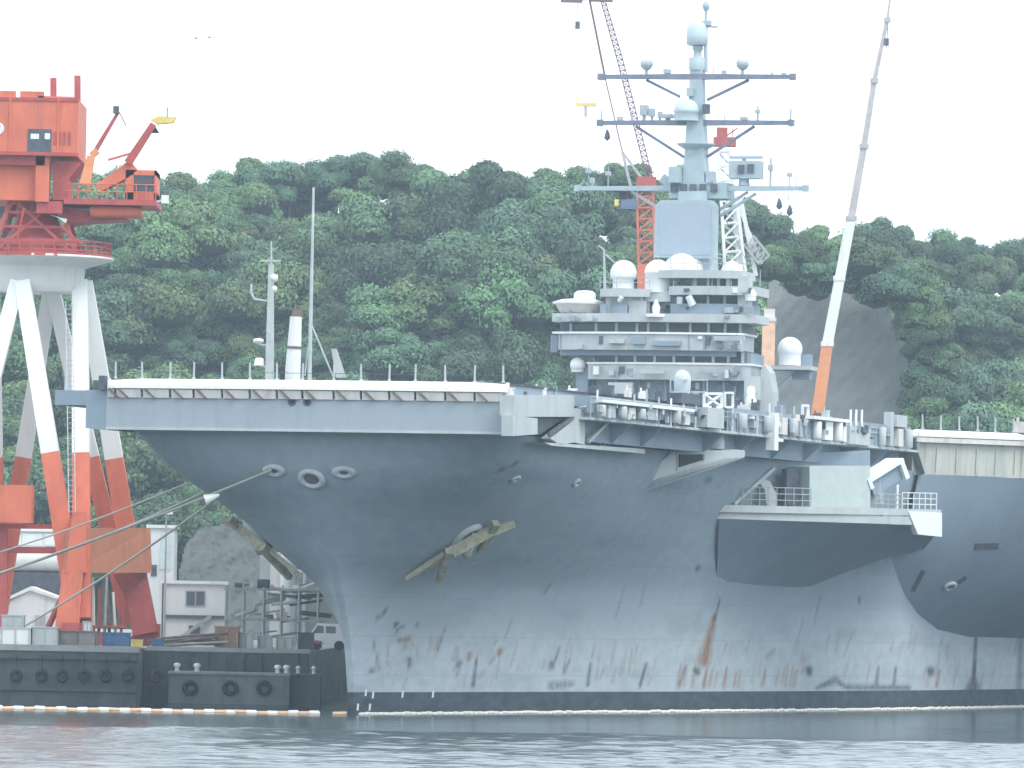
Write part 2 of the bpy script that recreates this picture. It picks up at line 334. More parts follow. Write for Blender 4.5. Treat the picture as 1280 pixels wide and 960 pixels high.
    for x in (953, 972, 977, 982, 989, 995, 1158, 1170, 1192): x += r.uniform(-3, 3); R.append((x + 2, 833 + r.uniform(-6, 9), x - 2, 857, 1.4, r.uniform(1.8, 3.4), r.uniform(.3, .8)))
    for k in range(90):
        x = r.uniform(470, 1270); y = r.uniform(790, 850); R.append((x + 2, y, x - 2, min(859, y + r.uniform(6, 30)), .9, 1.8, r.uniform(.15, .5)))
    for k in range(60):
        x = r.uniform(470, 1270); y = r.uniform(700, 850) if k % 3 else r.uniform(600, 760); D.append((x + 4, y, x - 4, y + r.uniform(8, 30), 1.0, 1.4, r.uniform(.05, .15)))
    for q in D: seg(dark, *q)
    for q in R: seg(rust, *q)
    for nm, arr in (('rust', rust), ('scuff', dark)):
        a = me.attributes.new(nm, 'FLOAT', 'POINT'); a.data.foreach_set('value', arr.astype(np.float32))
    m = bpy.data.materials.new('hull_plating'); m.use_nodes = True; n = m.node_tree.nodes; l = m.node_tree.links; b = n['Principled BSDF']
    b.inputs['Roughness'].default_value = 0.75; b.inputs['Specular IOR Level'].default_value = 0.2
    tc = n.new('ShaderNodeTexCoord'); sx = n.new('ShaderNodeSeparateXYZ'); l.new(tc.outputs['Object'], sx.inputs[0])
    def ramp(src, p0, c0, p1, c1):
        q = n.new('ShaderNodeValToRGB'); q.color_ramp.elements[0].position = p0; q.color_ramp.elements[1].position = p1
        q.color_ramp.elements[0].color = (*c0, 1); q.color_ramp.elements[1].color = (*c1, 1); l.new(src, q.inputs[0]); return q.outputs[0]
    def mixc(f, a, bb):
        q = n.new('ShaderNodeMix'); q.data_type = 'RGBA'
        if isinstance(f, float): q.inputs[0].default_value = f
        else: l.new(f, q.inputs[0])
        for k, s in ((6, a), (7, bb)):
            if isinstance(s, tuple): q.inputs[k].default_value = (*s, 1)
            else: l.new(s, q.inputs[k])
        return q.outputs[2]
    def noise(sc3, s, det=5):
        mp = n.new('ShaderNodeMapping'); mp.inputs['Scale'].default_value = sc3; l.new(tc.outputs['Object'], mp.inputs[0])
        q = n.new('ShaderNodeTexNoise'); q.inputs['Scale'].default_value = s; q.inputs['Detail'].default_value = det; l.new(mp.outputs[0], q.inputs['Vector']); return q.outputs[0]
    base = ramp(noise((1, .35, 1), .22, 7), .3, (0.222, 0.292, 0.352), .72, (0.275, 0.345, 0.395))
    band = ramp(noise((.05, .05, 1), 1.1, 3), .42, (0, 0, 0), .62, (.5, .5, .5))           # faded horizontal strakes of repainting
    base = mixc(band, base, (0.30, 0.365, 0.41))
    streak = ramp(noise((.9, .9, .07), 1.0, 5), .55, (0, 0, 0), .8, (.28, .28, .28)); base = mixc(streak, base, (0.22, 0.26, 0.27))
    # brighter light on the lower hull, put into the plating colour as a paler tone
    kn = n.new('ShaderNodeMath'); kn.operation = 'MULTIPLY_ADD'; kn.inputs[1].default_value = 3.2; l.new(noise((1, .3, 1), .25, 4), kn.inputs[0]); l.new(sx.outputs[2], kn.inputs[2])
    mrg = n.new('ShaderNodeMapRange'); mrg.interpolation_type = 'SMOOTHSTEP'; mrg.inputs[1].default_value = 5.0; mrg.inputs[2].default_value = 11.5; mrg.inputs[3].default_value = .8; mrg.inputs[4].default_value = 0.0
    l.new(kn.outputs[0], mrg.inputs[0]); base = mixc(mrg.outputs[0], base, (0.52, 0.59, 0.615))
    blot = ramp(noise((1, .6, 1), 1.4, 8), .35, (0, 0, 0), .68, (.55, .55, .55)); base = mixc(blot, base, (0.36, 0.41, 0.43))
    blot2 = ramp(noise((.6, .25, 1), .5, 6), .5, (0, 0, 0), .75, (.4, .4, .4)); base = mixc(blot2, base, (0.20, 0.25, 0.28))
    # plate seams: straight weld lines every 2.4 m in height and 9 m in length
    def seam(out, period, wid):
        q = n.new('ShaderNodeMath'); q.operation = 'PINGPONG'; q.inputs[1].default_value = period / 2; l.new(out, q.inputs[0])
        c = n.new('ShaderNodeMath'); c.operation = 'LESS_THAN'; c.inputs[1].default_value = wid; l.new(q.outputs[0], c.inputs[0]); return c.outputs[0]
    sm = n.new('ShaderNodeMath'); sm.operation = 'MAXIMUM'; l.new(seam(sx.outputs[2], 2.4, .025), sm.inputs[0]); l.new(seam(sx.outputs[1], 9.0, .03), sm.inputs[1])
    s2 = n.new('ShaderNodeMath'); s2.operation = 'MULTIPLY'; s2.inputs[1].default_value = .3; l.new(sm.outputs[0], s2.inputs[0]); base = mixc(s2.outputs[0], base, (0.2, 0.25, 0.28))
    for nm, cc in (('rust', (0.27, 0.135, 0.065)), ('scuff', (0.035, 0.045, 0.05))):
        at_ = n.new('ShaderNodeAttribute'); at_.attribute_name = nm
        ns = n.new('ShaderNodeMath'); ns.operation = 'MULTIPLY'; l.new(at_.outputs['Fac'], ns.inputs[0]); l.new(ramp(noise((1, 1, .5), 3.0, 5), .25, (.45, .45, .45), .6, (1, 1, 1)), ns.inputs[1]); base = mixc(ns.outputs[0], base, cc)
    # boot topping below 1.38 m, with a slightly uneven lower slime edge
    lt = n.new('ShaderNodeMath'); lt.operation = 'LESS_THAN'; lt.inputs[1].default_value = 1.36; l.new(sx.outputs[2], lt.inputs[0])
    boot = ramp(noise((1, 1, 2), .8, 6), .35, (0.045, 0.062, 0.075), .75, (0.085, 0.11, 0.125)); base = mixc(lt.outputs[0], base, boot)
    l.new(base, b.inputs['Base Color'])
    bu = n.new('ShaderNodeBump'); bu.inputs['Strength'].default_value = .35; bu.inputs['Distance'].default_value = .012
    def sn(out, per):
        q = n.new('ShaderNodeMath'); q.operation = 'MULTIPLY'; q.inputs[1].default_value = 2 * math.pi / per; l.new(out, q.inputs[0]); s_ = n.new('ShaderNodeMath'); s_.operation = 'SINE'; l.new(q.outputs[0], s_.inputs[0]); return s_.outputs[0]
    dn = n.new('ShaderNodeMath'); dn.operation = 'MULTIPLY'; l.new(sn(sx.outputs[1], 2.5), dn.inputs[0]); l.new(sn(sx.outputs[2], 4.8), dn.inputs[1])      # plates dished between the frames
    dm = n.new('ShaderNodeMath'); dm.operation = 'ADD'; l.new(dn.outputs[0], dm.inputs[0]); l.new(noise((1, 1, 1), 1.3, 3), dm.inputs[1]); l.new(dm.outputs[0], bu.inputs['Height']); l.new(bu.outputs[0], b.inputs['Normal'])
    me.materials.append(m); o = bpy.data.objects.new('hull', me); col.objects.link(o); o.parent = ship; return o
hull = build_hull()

# fittings on the hull -------------------------------------------------
def ring_on_hull(px, py, R, r, sx=1.3, m=GREY2, dark=True, push=0.05, tilt=None):
    q = hull_hit(px, py); nn = hull_n(q)
    if tilt: nn = (nn + Vector(tilt)).normalized()
    o = MB().torus(q + nn * push, nn, R, r, sx).build('fairlead_ring', m, hull)
    if dark:
        x = Vector((0, 0, 1)).cross(nn).normalized(); y = nn.cross(x); k = 16
        MB().slab([q + nn * 0.02 + x * math.cos(2 * math.pi * i / k) * R * sx + y * math.sin(2 * math.pi * i / k) * R for i in range(k)], nn * 0.05).build('fairlead_throat', DKGREY, hull)
    return q, nn
hq, hn = ring_on_hull(343, 588, .30, .16, 1.7)
ring_on_hull(390, 598, .56, .17, 1.25)
ring_on_hull(430, 590, .30, .16, 1.7)
for px, py in ((644, 598), (720, 603)):
    q, nn = ring_on_hull(px, py, .22, .12, 1.6, GREY2)
# port and starboard anchors in their hawse bolsters
def anchor(q, nn, s):
    """stockless anchor housed flat against the plating: s mirrors it to the other bow"""
    up = Vector((0, 0, 1)); a = up.cross(nn).normalized() * s; c = nn.cross(a).normalized() * s       # a: to the right as seen from outside (port), c: up the plating
    if c.z < 0: c = -c
    def P_(x, y, h=.25): return q + a * (x / 26.0) + c * (y / 13.0) + nn * h                        # measured in photo pixels from the bolster's middle
    MB().torus(q + nn * .05, nn, .86, .26, 1.0, 22, 8).build('hawse_bolster', GREY2, hull)
    k = 18
    MB().slab([q + nn * .03 + a * math.cos(2 * math.pi * i / k) * .8 + c * math.sin(2 * math.pi * i / k) * .8 for i in range(k)], nn * .05).build('hawse_throat', DKGREY, hull)
    b = MB(); b.bar(P_(-18, -16, .35), P_(26, 14, .5), .75, .65)                                       # crown along the diagonal
    b.slab([P_(-6, -28, .2), P_(-26, -12, .2), P_(-40, -28, .12), P_(-58, -52, .05), P_(-46, -44, .1)], nn * .3)   # lower fluke
    b.bar(P_(-36, -12, .5), P_(8, -44, .8), .46, .36); b.bar(P_(14, 24, .55), P_(42, -9, .75), .46, .34)                  # tripping palms
    b.bar(P_(28, 12, .5), P_(50, 29, .9), .62, .42); b.tube(P_(-2, -8, .5), P_(12, -12, .8), .34, .3, 12); b.bar(P_(0, 4, .2), P_(12, 8, .7), .3)
    b.build('anchor', ANCH, hull)
    MB().torus(P_(10, -8, .75), nn + a * .6, .24, .09).build('anchor_shackle', ALU if 'ALU' in globals() else GREY2, hull)
qa = hull_hit(583, 669); anchor(qa, hull_n(qa), 1)
qs = Vector((-qa.x, qa.y, qa.z)); ns_ = hull_n(qs); anchor(qs, ns_, -1)
# draught marks on the stem: small painted white plates
for px, y0 in ((457, 866), (466, 869), (447, 884), (462, 884), (503, 868), (541, 868)):
    q = hull_hit(px, y0); nn = hull_n(q); x = Vector((0, 0, 1)).cross(nn).normalized(); y = nn.cross(x)
    MB().slab([q + nn * .01 + x * a + y * b for a, b in ((-.12, -.2), (.10, -.2), (.12, .22), (-.10, .22))], nn * .012).build('draught_mark', WHITE, hull)

# flight deck -----------------------------------------------------------
DZ = 20.0
def edgeP(L): return 12.9 + max(0, L - 12) * (19.0 - 12.9) / (84 - 12)
deck = MB().prism([(-12.3, .5), (12.3, .5), (12.7, 3), (12.9, 12), (19.0, 84), (34, 101.5), (40, 116), (40, 262), (20, 330), (-20, 330), (-38, 250), (-38, 125), (-22, 80), (-14, 30), (-12.9, 8)], DZ - .1, DZ).build('flight_deck', mat('non_skid_deck', (0.07, 0.075, 0.08), .9, var=.25), ship)
MB().prism([(-12.2, .6), (12.2, .6), (12.6, 3.1), (12.8, 12), (18.9, 84.2), (33.8, 101.8), (39.8, 116), (39.8, 261), (20, 329), (-20, 329), (-37.8, 250), (-37.8, 125), (-21.8, 80), (-13.8, 30), (-12.7, 8)], DZ - .9, DZ - .102).build('gallery_deck', GREY, deck)
# bow fascia: big grey apron, closed behind, over the stem
fa = MB(); n = 14
def apron(x): return 0.55 * (abs(x) / 12.5) ** 2
xs_ = [-12.6 + 25.2 * k / n for k in range(n + 1)]
fa.prism([(x, apron(x)) for x in xs_] + [(x, 3.2) for x in reversed(xs_)], 17.0, DZ - 1.08)
fascia = fa.build('bow_apron', mat('apron_grey_paint', (0.32, 0.375, 0.41), .65, var=.08, scale=.4, streak=.2), ship)
MB().prism([(x, apron(x) - .06) for x in xs_] + [(x, apron(x) + .1) for x in reversed(xs_)], 16.93, 17.09).build('apron_lower_lip', GREY2, fascia)
for px in (365, 384):
    q = onL(px, 502, 0); q.y = apron(q.x) - .02
    MB().tube(q, q + Vector((0, .06, 0)), .2, .2, 14).build('round_port', BLACK, fascia)
    MB().torus(q, (0, -1, 0), .21, .05).build('port_rim', DKGREY, fascia)
q0 = onL(137, 486, .3); q1 = onL(633, 486, .3)
rd = MB(); prof = [(0.5, 20.02), (.12, 20.0), (-.16, 19.86), (-.3, 19.62), (-.32, 19.42), (.5, 19.40)]
for a, b in zip(xs_[:-1], xs_[1:]):
    k = len(prof); rd.add([(a * .985, apron(a) + o, z) for o, z in prof] + [(b * .985, apron(b) + o, z) for o, z in prof], [(i, (i + 1) % k, k + (i + 1) % k, k + i) for i in range(k)])
k = len(prof)
for a in (xs_[0], xs_[-1]): rd.add([(a * .985, apron(a) + o, z) for o, z in prof], [tuple(range(k))])
rdo = rd.build('round_down', WHITE, ship)
posts = [142, 176, 212, 242, 278, 313, 347, 379, 418, 452, 487, 519, 556, 592, 627]
pm = None
for i, px in enumerate(posts):
    q = onL(px, 472, .4); q.y = apron(q.x) + .25
    if pm is None: po = MB().tube((0, 0, 0), (0, 0, 1.02), .065, .06, 8).tube((0, 0, 0), (0, 0, .1), .12, .1, 8).build('deck_post', GREY2, rdo); pm = po
    else: po = copy_of(pm, rdo)
    po.location = (q.x, q.y, 20.0); po.rotation_euler = (random.uniform(-.03, .03), random.uniform(-.03, .03), 0)
lines_ = MB()
for a, b in zip(posts[:-1], posts[1:]):
    qa_, qb_ = onL(a, 466, .4), onL(b, 466, .4)
    for zz in (.42,): lines_.tube((qa_.x, apron(qa_.x) + .25, 20 + zz), (qb_.x, apron(qb_.x) + .25, 20 + zz), .018, .018, 5)
lines_.build('guard_wire', DKGREY, rdo)
# folded safety-net frames hanging under the round-down, one per bay, each with its slanting stay
for a, b in zip([130] + posts, posts + [634]):
    A = onL(a + 1.5, 486, 0).x; B = onL(b - 1.5, 486, 0).x
    if B - A < .4: continue
    ya, yb = apron(A) - .22, apron(B) - .22
    nf = MB(); nf.hexa([(A, ya + .1, 18.86), (B, yb + .1, 18.86), (B, yb + .32, 18.86), (A, ya + .32, 18.86), (A, ya, 19.37), (B, yb, 19.37), (B, yb + .3, 19.37), (A, ya + .3, 19.37)])
    fo = nf.build('net_frame', NETW, rdo)
    MB().bar((A + .12, ya - .05, 19.4), (A + .12 + .62, ya + .03, 18.84), .13, .1).build('net_stay', BROWN, rdo)
# starboard bow sponson poking out past the corner
sp = MB(); e0 = onL(76, 489, 4).x
sp.box(e0, -12.4, 3, 9, 18.45, 19.35)
sp.hexa([(-13.9, .6, 17.0), (-12.5, .6, 16.9), (-12.5, 6, 16.9), (-13.9, 6, 17.3), (-13.9, .6, 19.3), (-12.5, .6, 19.3), (-12.5, 6, 19.3), (-13.9, 6, 19.3)])
spo = sp.build('starboard_bow_gallery', GREY, ship)
MB().tube((-13.5, 1.2, 19.3), (-13.5, 1.2, 19.9), .2, .2).build('gallery_bollard', DKGREY, spo); MB().tube((e0 + .3, 4, 19.3), (e0 + .3, 4, 20.2), .08).build('gallery_post', LADDER, spo); MB().box(-12.95, -12.6, .1, .7, 19.3, 20.15).build('gallery_box', DKGREY, spo)

# port bow gallery (between the apron and the catwalk) --------------------
g = MB(); gal_a, gal_b = (13.3, 3.0), (13.6, 30)
def G(px, py): return onplane(px, py, gal_a, gal_b)
def gquad(b, pts, off=(-1.0, 0, 0)): b.slab([G(*p) for p in pts], off); return b
gl = MB(); gquad(gl, [(643, 494), (718, 494), (718, 521), (655, 521), (643, 519)], (-.9, 0, 0)); gal = gl.build('port_bow_gallery', GREY2, ship)
b = MB(); gquad(b, [(641, 519), (672, 523), (672, 543), (641, 545)], (-.7, 0, 0)); b.build('gallery_knee', GREY2, gal)
b = MB(); gquad(b, [(672, 522), (716, 522), (686, 543), (672, 543)], (-.2, 0, 0)); o = b.build('gallery_recess', DKGREY, gal); o.location.x = -.5
b = MB(); b.bar(G(686, 543), G(716, 522), .18); b.build('gallery_strut', DKGREY, gal)
b = MB(); gquad(b, [(688, 548), (718, 524), (718, 553), (700, 556)], (-.6, 0, 0)); b.build('gallery_gusset', GREY2, gal)
b = MB(); gquad(b, [(718, 510), (731, 512), (731, 556), (718, 553)], (-.9, 0, 0)); b.build('gallery_pillar', GREY2, gal)
b = MB(); gquad(b, [(680, 553), (806, 561), (806, 567), (690, 557)], (-1.6, 0, 0)); b.build('gallery_ledge', GREY2, gal)
b = MB(); gquad(b, [(730, 520), (905, 532), (905, 565), (730, 557)], (-.3, 0, 0)); o = b.build('gallery_back_wall', GREY, gal); o.location.x = -1.1
b = MB(); b.bar(G(735, 552), G(764, 523), .2); b.build('gallery_brace', GREY2, gal)
b = MB(); b.torus(G(766, 548) + Vector((-.7, 0, 0)), (1, -.3, 0), .55, .12, .8); b.build('hose_reel', GREY2, gal)
b = MB(); gquad(b, [(730, 509), (745, 505), (745, 521), (732, 521)], (-.5, 0, 0)); b.build('gallery_wing_plate', GREY2, gal)

# port catwalk along the deck edge -----------------------------------------
cw_a, cw_b = (14.2, 14.0), (19.9, 83.0)
def C(px, py): return onplane(px, py, cw_a, cw_b)
cdir = Vector((cw_b[0] - cw_a[0], cw_b[1] - cw_a[1], 0)).normalized(); cin = Vector((-cdir.y, cdir.x, 0))
if cin.x > 0: cin = -cin
def cbox(b, x0, y0, x1, y1, depth=.5, out=0.0):
    """box on the catwalk's outer face covering a pixel rectangle; out = how far it stands proud"""
    xm, ym = (x0 + x1) / 2, (y0 + y1) / 2
    A = C(x0, ym); B = C(x1, ym); z1 = C(xm, y0).z; z0 = C(xm, y1).z
    o = -cin * out; q = []
    for z in (z0, z1):
        q += [Vector((A.x, A.y, z)) + o, Vector((B.x, B.y, z)) + o, Vector((B.x, B.y, z)) + cin * depth, Vector((A.x, A.y, z)) + cin * depth]
    return b.hexa(q)
b = MB(); A = C(738, 522); B = C(1148, 556)
for zz, th_ in ((18.25, .16),):
    b.hexa([Vector((A.x, A.y, zz)) , Vector((B.x, B.y, zz)), Vector((B.x, B.y, zz)) + cin * 1.6, Vector((A.x, A.y, zz)) + cin * 1.6,
            Vector((A.x, A.y, zz + th_)), Vector((B.x, B.y, zz + th_)), Vector((B.x, B.y, zz + th_)) + cin * 1.6, Vector((A.x, A.y, zz + th_)) + cin * 1.6])
cat = b.build('port_catwalk', GREY2, ship)
b = MB(); i1 = cin * 1.45; i2 = cin * 1.6
b.hexa([Vector((A.x, A.y, 17.0)) + i1, Vector((B.x, B.y, 17.0)) + i1, Vector((B.x, B.y, 17.0)) + i2, Vector((A.x, A.y, 17.0)) + i2, Vector((A.x, A.y, 19.98)) + i1, Vector((B.x, B.y, 19.98)) + i1, Vector((B.x, B.y, 19.98)) + i2, Vector((A.x, A.y, 19.98)) + i2])
b.build('deck_edge_wall', GREY, cat)
def cpart(name, m, rect, depth=.5, out=0.0): return cbox(MB(), *rect, depth, out).build(name, m, cat)
cans = [(742, 506, 752, 521), (756, 507, 765, 522), (769, 508, 778, 523), (782, 510, 790, 523), (792, 511, 802, 524), (805, 511, 818, 525), (835, 511, 848, 529), (850, 511, 858, 531), (920, 517, 928, 536), (938, 518, 944, 535), (952, 520, 960, 540), (969, 522, 980, 543), (984, 523, 992, 545), (996, 524, 1001, 546), (1011, 527, 1024, 548), (1027, 527, 1037, 550), (1040, 528, 1048, 551), (1050, 528, 1054, 552), (1097, 534, 1103, 557), (1119, 536, 1125, 558), (1128, 537, 1136, 560)]
for i, (x0, y0, x1, y1) in enumerate(cans):                     # life-raft canisters and lockers slung on the catwalk
    m = WHITE if 1008 < x0 < 1056 else (GREY2, LADDER, GREY2, NETW)[i % 4]
    if i % 2 == 0:
        a = C((x0 + x1) / 2, y0); e = C((x0 + x1) / 2, y1); r = (C(x1, y0) - C(x0, y0)).length * .30
        r = max(.14, min(r * .85, .34)); s = -cin * (r * .6)
        o = MB().lathe(Vector((a.x, a.y, e.z)) + s, [(r * .9, 0), (r, .06), (r, a.z - e.z - .06), (r * .8, a.z - e.z)], 14).build('raft_canister', m, cat)
    else: o = cpart('catwalk_locker', m, (x0, y0, x1, y1), .4, .25)
cpart('catwalk_panel', GREY, (740, 503, 900, 524), .08, -.35)
cpart('catwalk_panel', GREY, (915, 515, 1010, 545), .08, -.35)
cpart('catwalk_panel', GREY, (1010, 527, 1140, 557), .08, -.35)
cpart('long_white_rail', WHITE, (745, 505, 860, 509), .12, .45)
cpart('grey_equipment_box', GREY2, (875, 510, 896, 535), .9, .5)
cpart('pale_equipment_panel', GREY2, (1057, 534, 1083, 556), .3, .3)
cpart('raft_platform', WHITE, (1008, 522, 1053, 526), .9, .55)
cpart('white_post', WHITE, (962, 516, 967, 563), .25, .35)
cpart('post_bracket', WHITE, (966, 548, 974, 552), .2, .3)
cpart('tall_post', GREY2, (1108, 515, 1112, 557), .2, .3)
cpart('signal_box', GREY2, (1116, 519, 1129, 534), .5, .3)
def cframe(name, rect, m, w=.1, X=True):
    x0, y0, x1, y1 = rect; a, b_, c, d = C(x0, y0), C(x1, y0), C(x1, y1), C(x0, y1); b = MB()
    for p, q in ((a, b_), (b_, c), (c, d), (d, a)): b.bar(p, q, w)
    if X: b.bar(a, c, w * .8); b.bar(b_, d, w * .8)
    return b.build(name, m, cat)
cframe('white_lattice_frame', (880, 492, 902, 509), WHITE, .16); cframe('white_lattice_frame', (906, 491, 916, 509), WHITE, .14, False)
cframe('white_lattice_frame', (1003, 507, 1010, 526), WHITE, .16, False); cframe('grey_frame', (838, 475, 884, 490), LADDER, .08, False)
for px in (1063, 1070, 1077):
    a = C(px, 533); MB().tube(a, a + Vector((0, 0, 1.15)), .09, .08, 8).build('deck_edge_post', WHITE, cat)
a = C(860, 498); MB().lathe(a + cin * .4, dome_prof(.52, .5, .45, 8, -.05) [:2] + [(.52, .5), (.55, 1.1)] + [(.54 * math.cos(t), 1.2 + .6 * math.sin(t)) for t in [k * math.pi / 2 / 7 for k in range(8)]][:-1] + [(.02, 1.8)], 18).build('small_radome', RAD2, cat)
cbox(MB(), 850, 492, 872, 505, .9, .1).build('radome_base', DKGREY, cat)
# handrails and stanchions over the catwalk
b = MB()
for z_ in (19.3, 19.65):
    b.tube(Vector((A.x, A.y, z_)), Vector((B.x, B.y, z_)), .03, .03, 5)
k = 34
for i in range(k + 1):
    q = A.lerp(B, i / k); b.tube((q.x, q.y, 18.4), (q.x, q.y, 19.65), .03, .03, 5)
b.build('catwalk_handrail', LADDER, cat)
rq = random.Random(8)
for i in range(64):                                     # valves, boxes, hose racks and stanchion plates along the catwalk
    px = rq.uniform(742, 1136); yb_ = 506 + (px - 742) * .083 + rq.uniform(-2, 16); q = C(px, yb_); w_, h_ = rq.uniform(.06, .3), rq.uniform(.1, .55); o_ = -cin * rq.uniform(.1, .4)
    c_ = q + o_; b = MB(); b.hexa([c_ + cdir * sx_ * w_ + cin * sy_ * .1 + Vector((0, 0, zz)) for zz in (0, h_) for sx_, sy_ in ((-1, -1), (1, -1), (1, 1), (-1, 1))]); b.build('catwalk_fitting', rq.choice([WHITE, GREY2, DKGREY, GREY, LADDER, NETW, DKGREY]), cat)
for i in range(26):
    px = 746 + i * 15.4; q = C(px, 530); b = MB(); b.box(q.x - .05, q.x + .05, q.y - .05, q.y + .05, 18.3, 19.6 + rq.choice([0, 0, .5, .9])); b.build('catwalk_stanchion', rq.choice([GREY2, WHITE, LADDER]), cat)
# brackets below the catwalk, each a part
for px in (790, 828, 905, 945, 990, 1030, 1075, 1110):
    q = C(px, 540); b = MB(); o = Vector((q.x, q.y, 0)); b.slab([o + Vector((0, 0, 18.2)), o + cin * 1.5 + Vector((0, 0, 18.2)), o + cin * 1.5 + Vector((0, 0, 16.9))], cdir * .12); b.build('catwalk_bracket', GREY, cat)
# clutter on the deck edge
rr = random.Random(5)
for x in (651, 668, 690, 704, 730, 758, 775, 800, 818, 838, 925, 945, 958, 990, 1036, 1047):
    base = C(max(x, 745), 505); 
    if x < 745: base = G(x, 494)
    z0 = base.z - .05 if x < 745 else 19.95; q = Vector((base.x, base.y, z0)) + Vector((-.9, .4, 0)); b = MB(); h = rr.uniform(.3, .75); w_ = rr.uniform(.15, .38)
    b.box(q.x - w_, q.x + w_, q.y - .3, q.y + .3, z0, z0 + h * .7); b.tube((q.x - w_ * .6, q.y, z0 + h * .6), (q.x - w_ * .5, q.y, z0 + h * 1.2), .06); b.box(q.x - w_ * .3, q.x + w_ * 1.2, q.y - .2, q.y + .2, z0 + h * .7, z0 + h * .85)
    b.build('deck_edge_gear', rr.choice([WHITE, DKGREY, GREY2, GREY, NETW]), ship if x < 745 else cat)

# swept fairing with the dark opening -----------------------------------
b = MB(); wa, wb = (12.6, 36), (17.2, 42)
def W(px, py): return onplane(px, py, wa, wb)
q1, q2, q3, q4, q5 = W(790, 611), W(842, 563), W(931, 563), W(931, 571), W(806, 613)
b.slab([q1, q2, q3, q4, q5], (-2.5, 2.5, .25)); fair = b.build('swept_fairing', GREY2, ship)
MB().slab([W(775, 613), W(806, 614), W(931, 572), W(905, 573)], (-1.8, 2.2, .5)).build('fairing_underside', GREY, fair)
nW = Vector((wb[1] - wa[1], -(wb[0] - wa[0]), 0)).normalized()
MB().slab([W(848, 568) + nW * .02, W(878, 568) + nW * .02, W(878, 575) + nW * .02, W(848, 584) + nW * .02], nW * .04).build('fairing_opening', BLACK, fair)
b = MB(); b.bar(W(846, 566), W(880, 566), .12); b.bar(W(846, 566), W(846, 588), .12); b.bar(W(846, 588), W(880, 577), .12); b.bar(W(880, 566), W(880, 577), .12); b.build('opening_frame', GREY2, fair)
a = W(905, 561); b = MB()
b.lathe(a + Vector((-.8, .8, 0)), [(.62, 0), (.62, .55), (.58, .7), (.3, 1.35), (.12, 1.45)], 8).build('pyramid_vent', GREY2, fair)
b = MB(); b.tube(a + Vector((-.8, .8, 1.4)), a + Vector((-.8, .8, 2.0)), .07); b.lathe(a + Vector((-.8, .8, 1.9)), [(.1, 0), (.24, .12), (.24, .36), (.05, .46)], 12); b.build('searchlight', WHITE, fair)
b = MB(); c0 = W(856, 560) + Vector((-.7, .7, 0)); b.slab([c0 + Vector((-.45, 0, 0)), c0 + Vector((.1, -.1, 0)), c0 + Vector((0, -.1, 1.15)), c0 + Vector((-.25, 0, 1.1))], (0, .5, 0)); b.slab([c0 + Vector((.16, -.1, 0)), c0 + Vector((.55, -.15, .05)), c0 + Vector((.25, -.15, 1.05)), c0 + Vector((.05, -.1, 1.15))], (0, .5, 0)); b.build('open_hatch_box', NETW, fair)
lad = MB(); la, lb = W(869, 562) + Vector((-.5, .5, 0)), W(882, 562) + Vector((-.5, .5, 0))
for p in (la, lb): lad.tube(p, p + Vector((0, 0, 1.7)), .04, .04, 6)
for k in range(5): lad.tube(la + Vector((0, 0, .3 + .32 * k)), lb + Vector((0, 0, .3 + .32 * k)), .035, .035, 6)
lad.build('ladder', LADDER, fair)

# forward port sponson -----------------------------------------------------
SA, SB = (12.6, 49.5), (25.0, 66.0); SZ = 13.45
def S(px, py): return onplane(px, py, SA, SB)
top = [S(899, 640), S(940, 641), S(990, 642), S(1050, 643), S(1110, 644), S(1150, 645), S(1174, 646)]
top = [Vector((q.x, q.y, SZ - .55)) for q in top]
bot = [hull_hit(*p) for p in ((897, 731), (935, 734), (985, 736), (1012, 735), (1062, 715), (1114, 696))]
bot = [q + hull_n(q) * -.1 for q in bot]; bot.append(bot[-1] + Vector((.9, 3.0, .3)))
sp = MB(); rowsn = 7; grid = []
for j in range(rowsn + 1):
    t = j / rowsn; row = []
    for a, b_ in zip(bot, top):
        q = a.lerp(b_, t); bulge = math.sin(math.pi * t) * .03 * (b_ - a).length
        out = Vector((b_.x - a.x, b_.y - a.y, 0)); out = out.normalized() if out.length > .01 else Vector((1, -.2, 0))
        row.append(q + (out * .55 + Vector((0, 0, -.65))) * bulge)
    grid += row
nc = len(top)
sp.add(grid, [(j * nc + k, j * nc + k + 1, (j + 1) * nc + k + 1, (j + 1) * nc + k) for j in range(rowsn) for k in range(nc - 1)], True)
e = top[-1]; sp.add([bot[-1], top[-1], Vector((20.5, 86, SZ - .55)), Vector((18.6, 88, 11))], [(0, 1, 2, 3)])
spon = sp.build('forward_sponson', GREY, ship)
b = MB(); t0, t1 = top[0], top[-1]
b.prism([(t0.x - .3, t0.y), (t1.x + .05, t1.y - .05), (18.0, 83.0), (15.5, 84), (12.0, 56)], SZ - .56, SZ); b.build('sponson_platform', GREY2, spon)
sd = Vector((SB[0] - SA[0], SB[1] - SA[1], 0)).normalized(); si = Vector((-sd.y, sd.x, 0)); sn = -si
def sface(name, pts, m, thick, inset=0.0): return MB().slab([S(*p) + si * inset for p in pts], si * thick).build(name, m, spon)
sface('platform_coaming', [(905, 631), (1176, 637), (1176, 645), (899, 640)], GREY2, .15, -.06)
sface('white_end_plate', [(1134, 639), (1176, 641), (1176, 671), (1146, 668)], WHITE, .5, -.12)
sface('pale_deckhouse', [(1018, 583), (1022, 582), (1094, 582), (1094, 636), (1018, 634)], mat('greenish_grey_paint', (0.47, 0.55, 0.53), .55, var=.08), 5.0, .5)
sface('deckhouse_doorway', [(1000, 586), (1017, 586), (1017, 632), (1000, 631)], DKGREY, .5, 1.4)
sface('recess_back_wall', [(925, 574), (1150, 562), (1150, 636), (912, 632)], GREY, .2, 5.2)
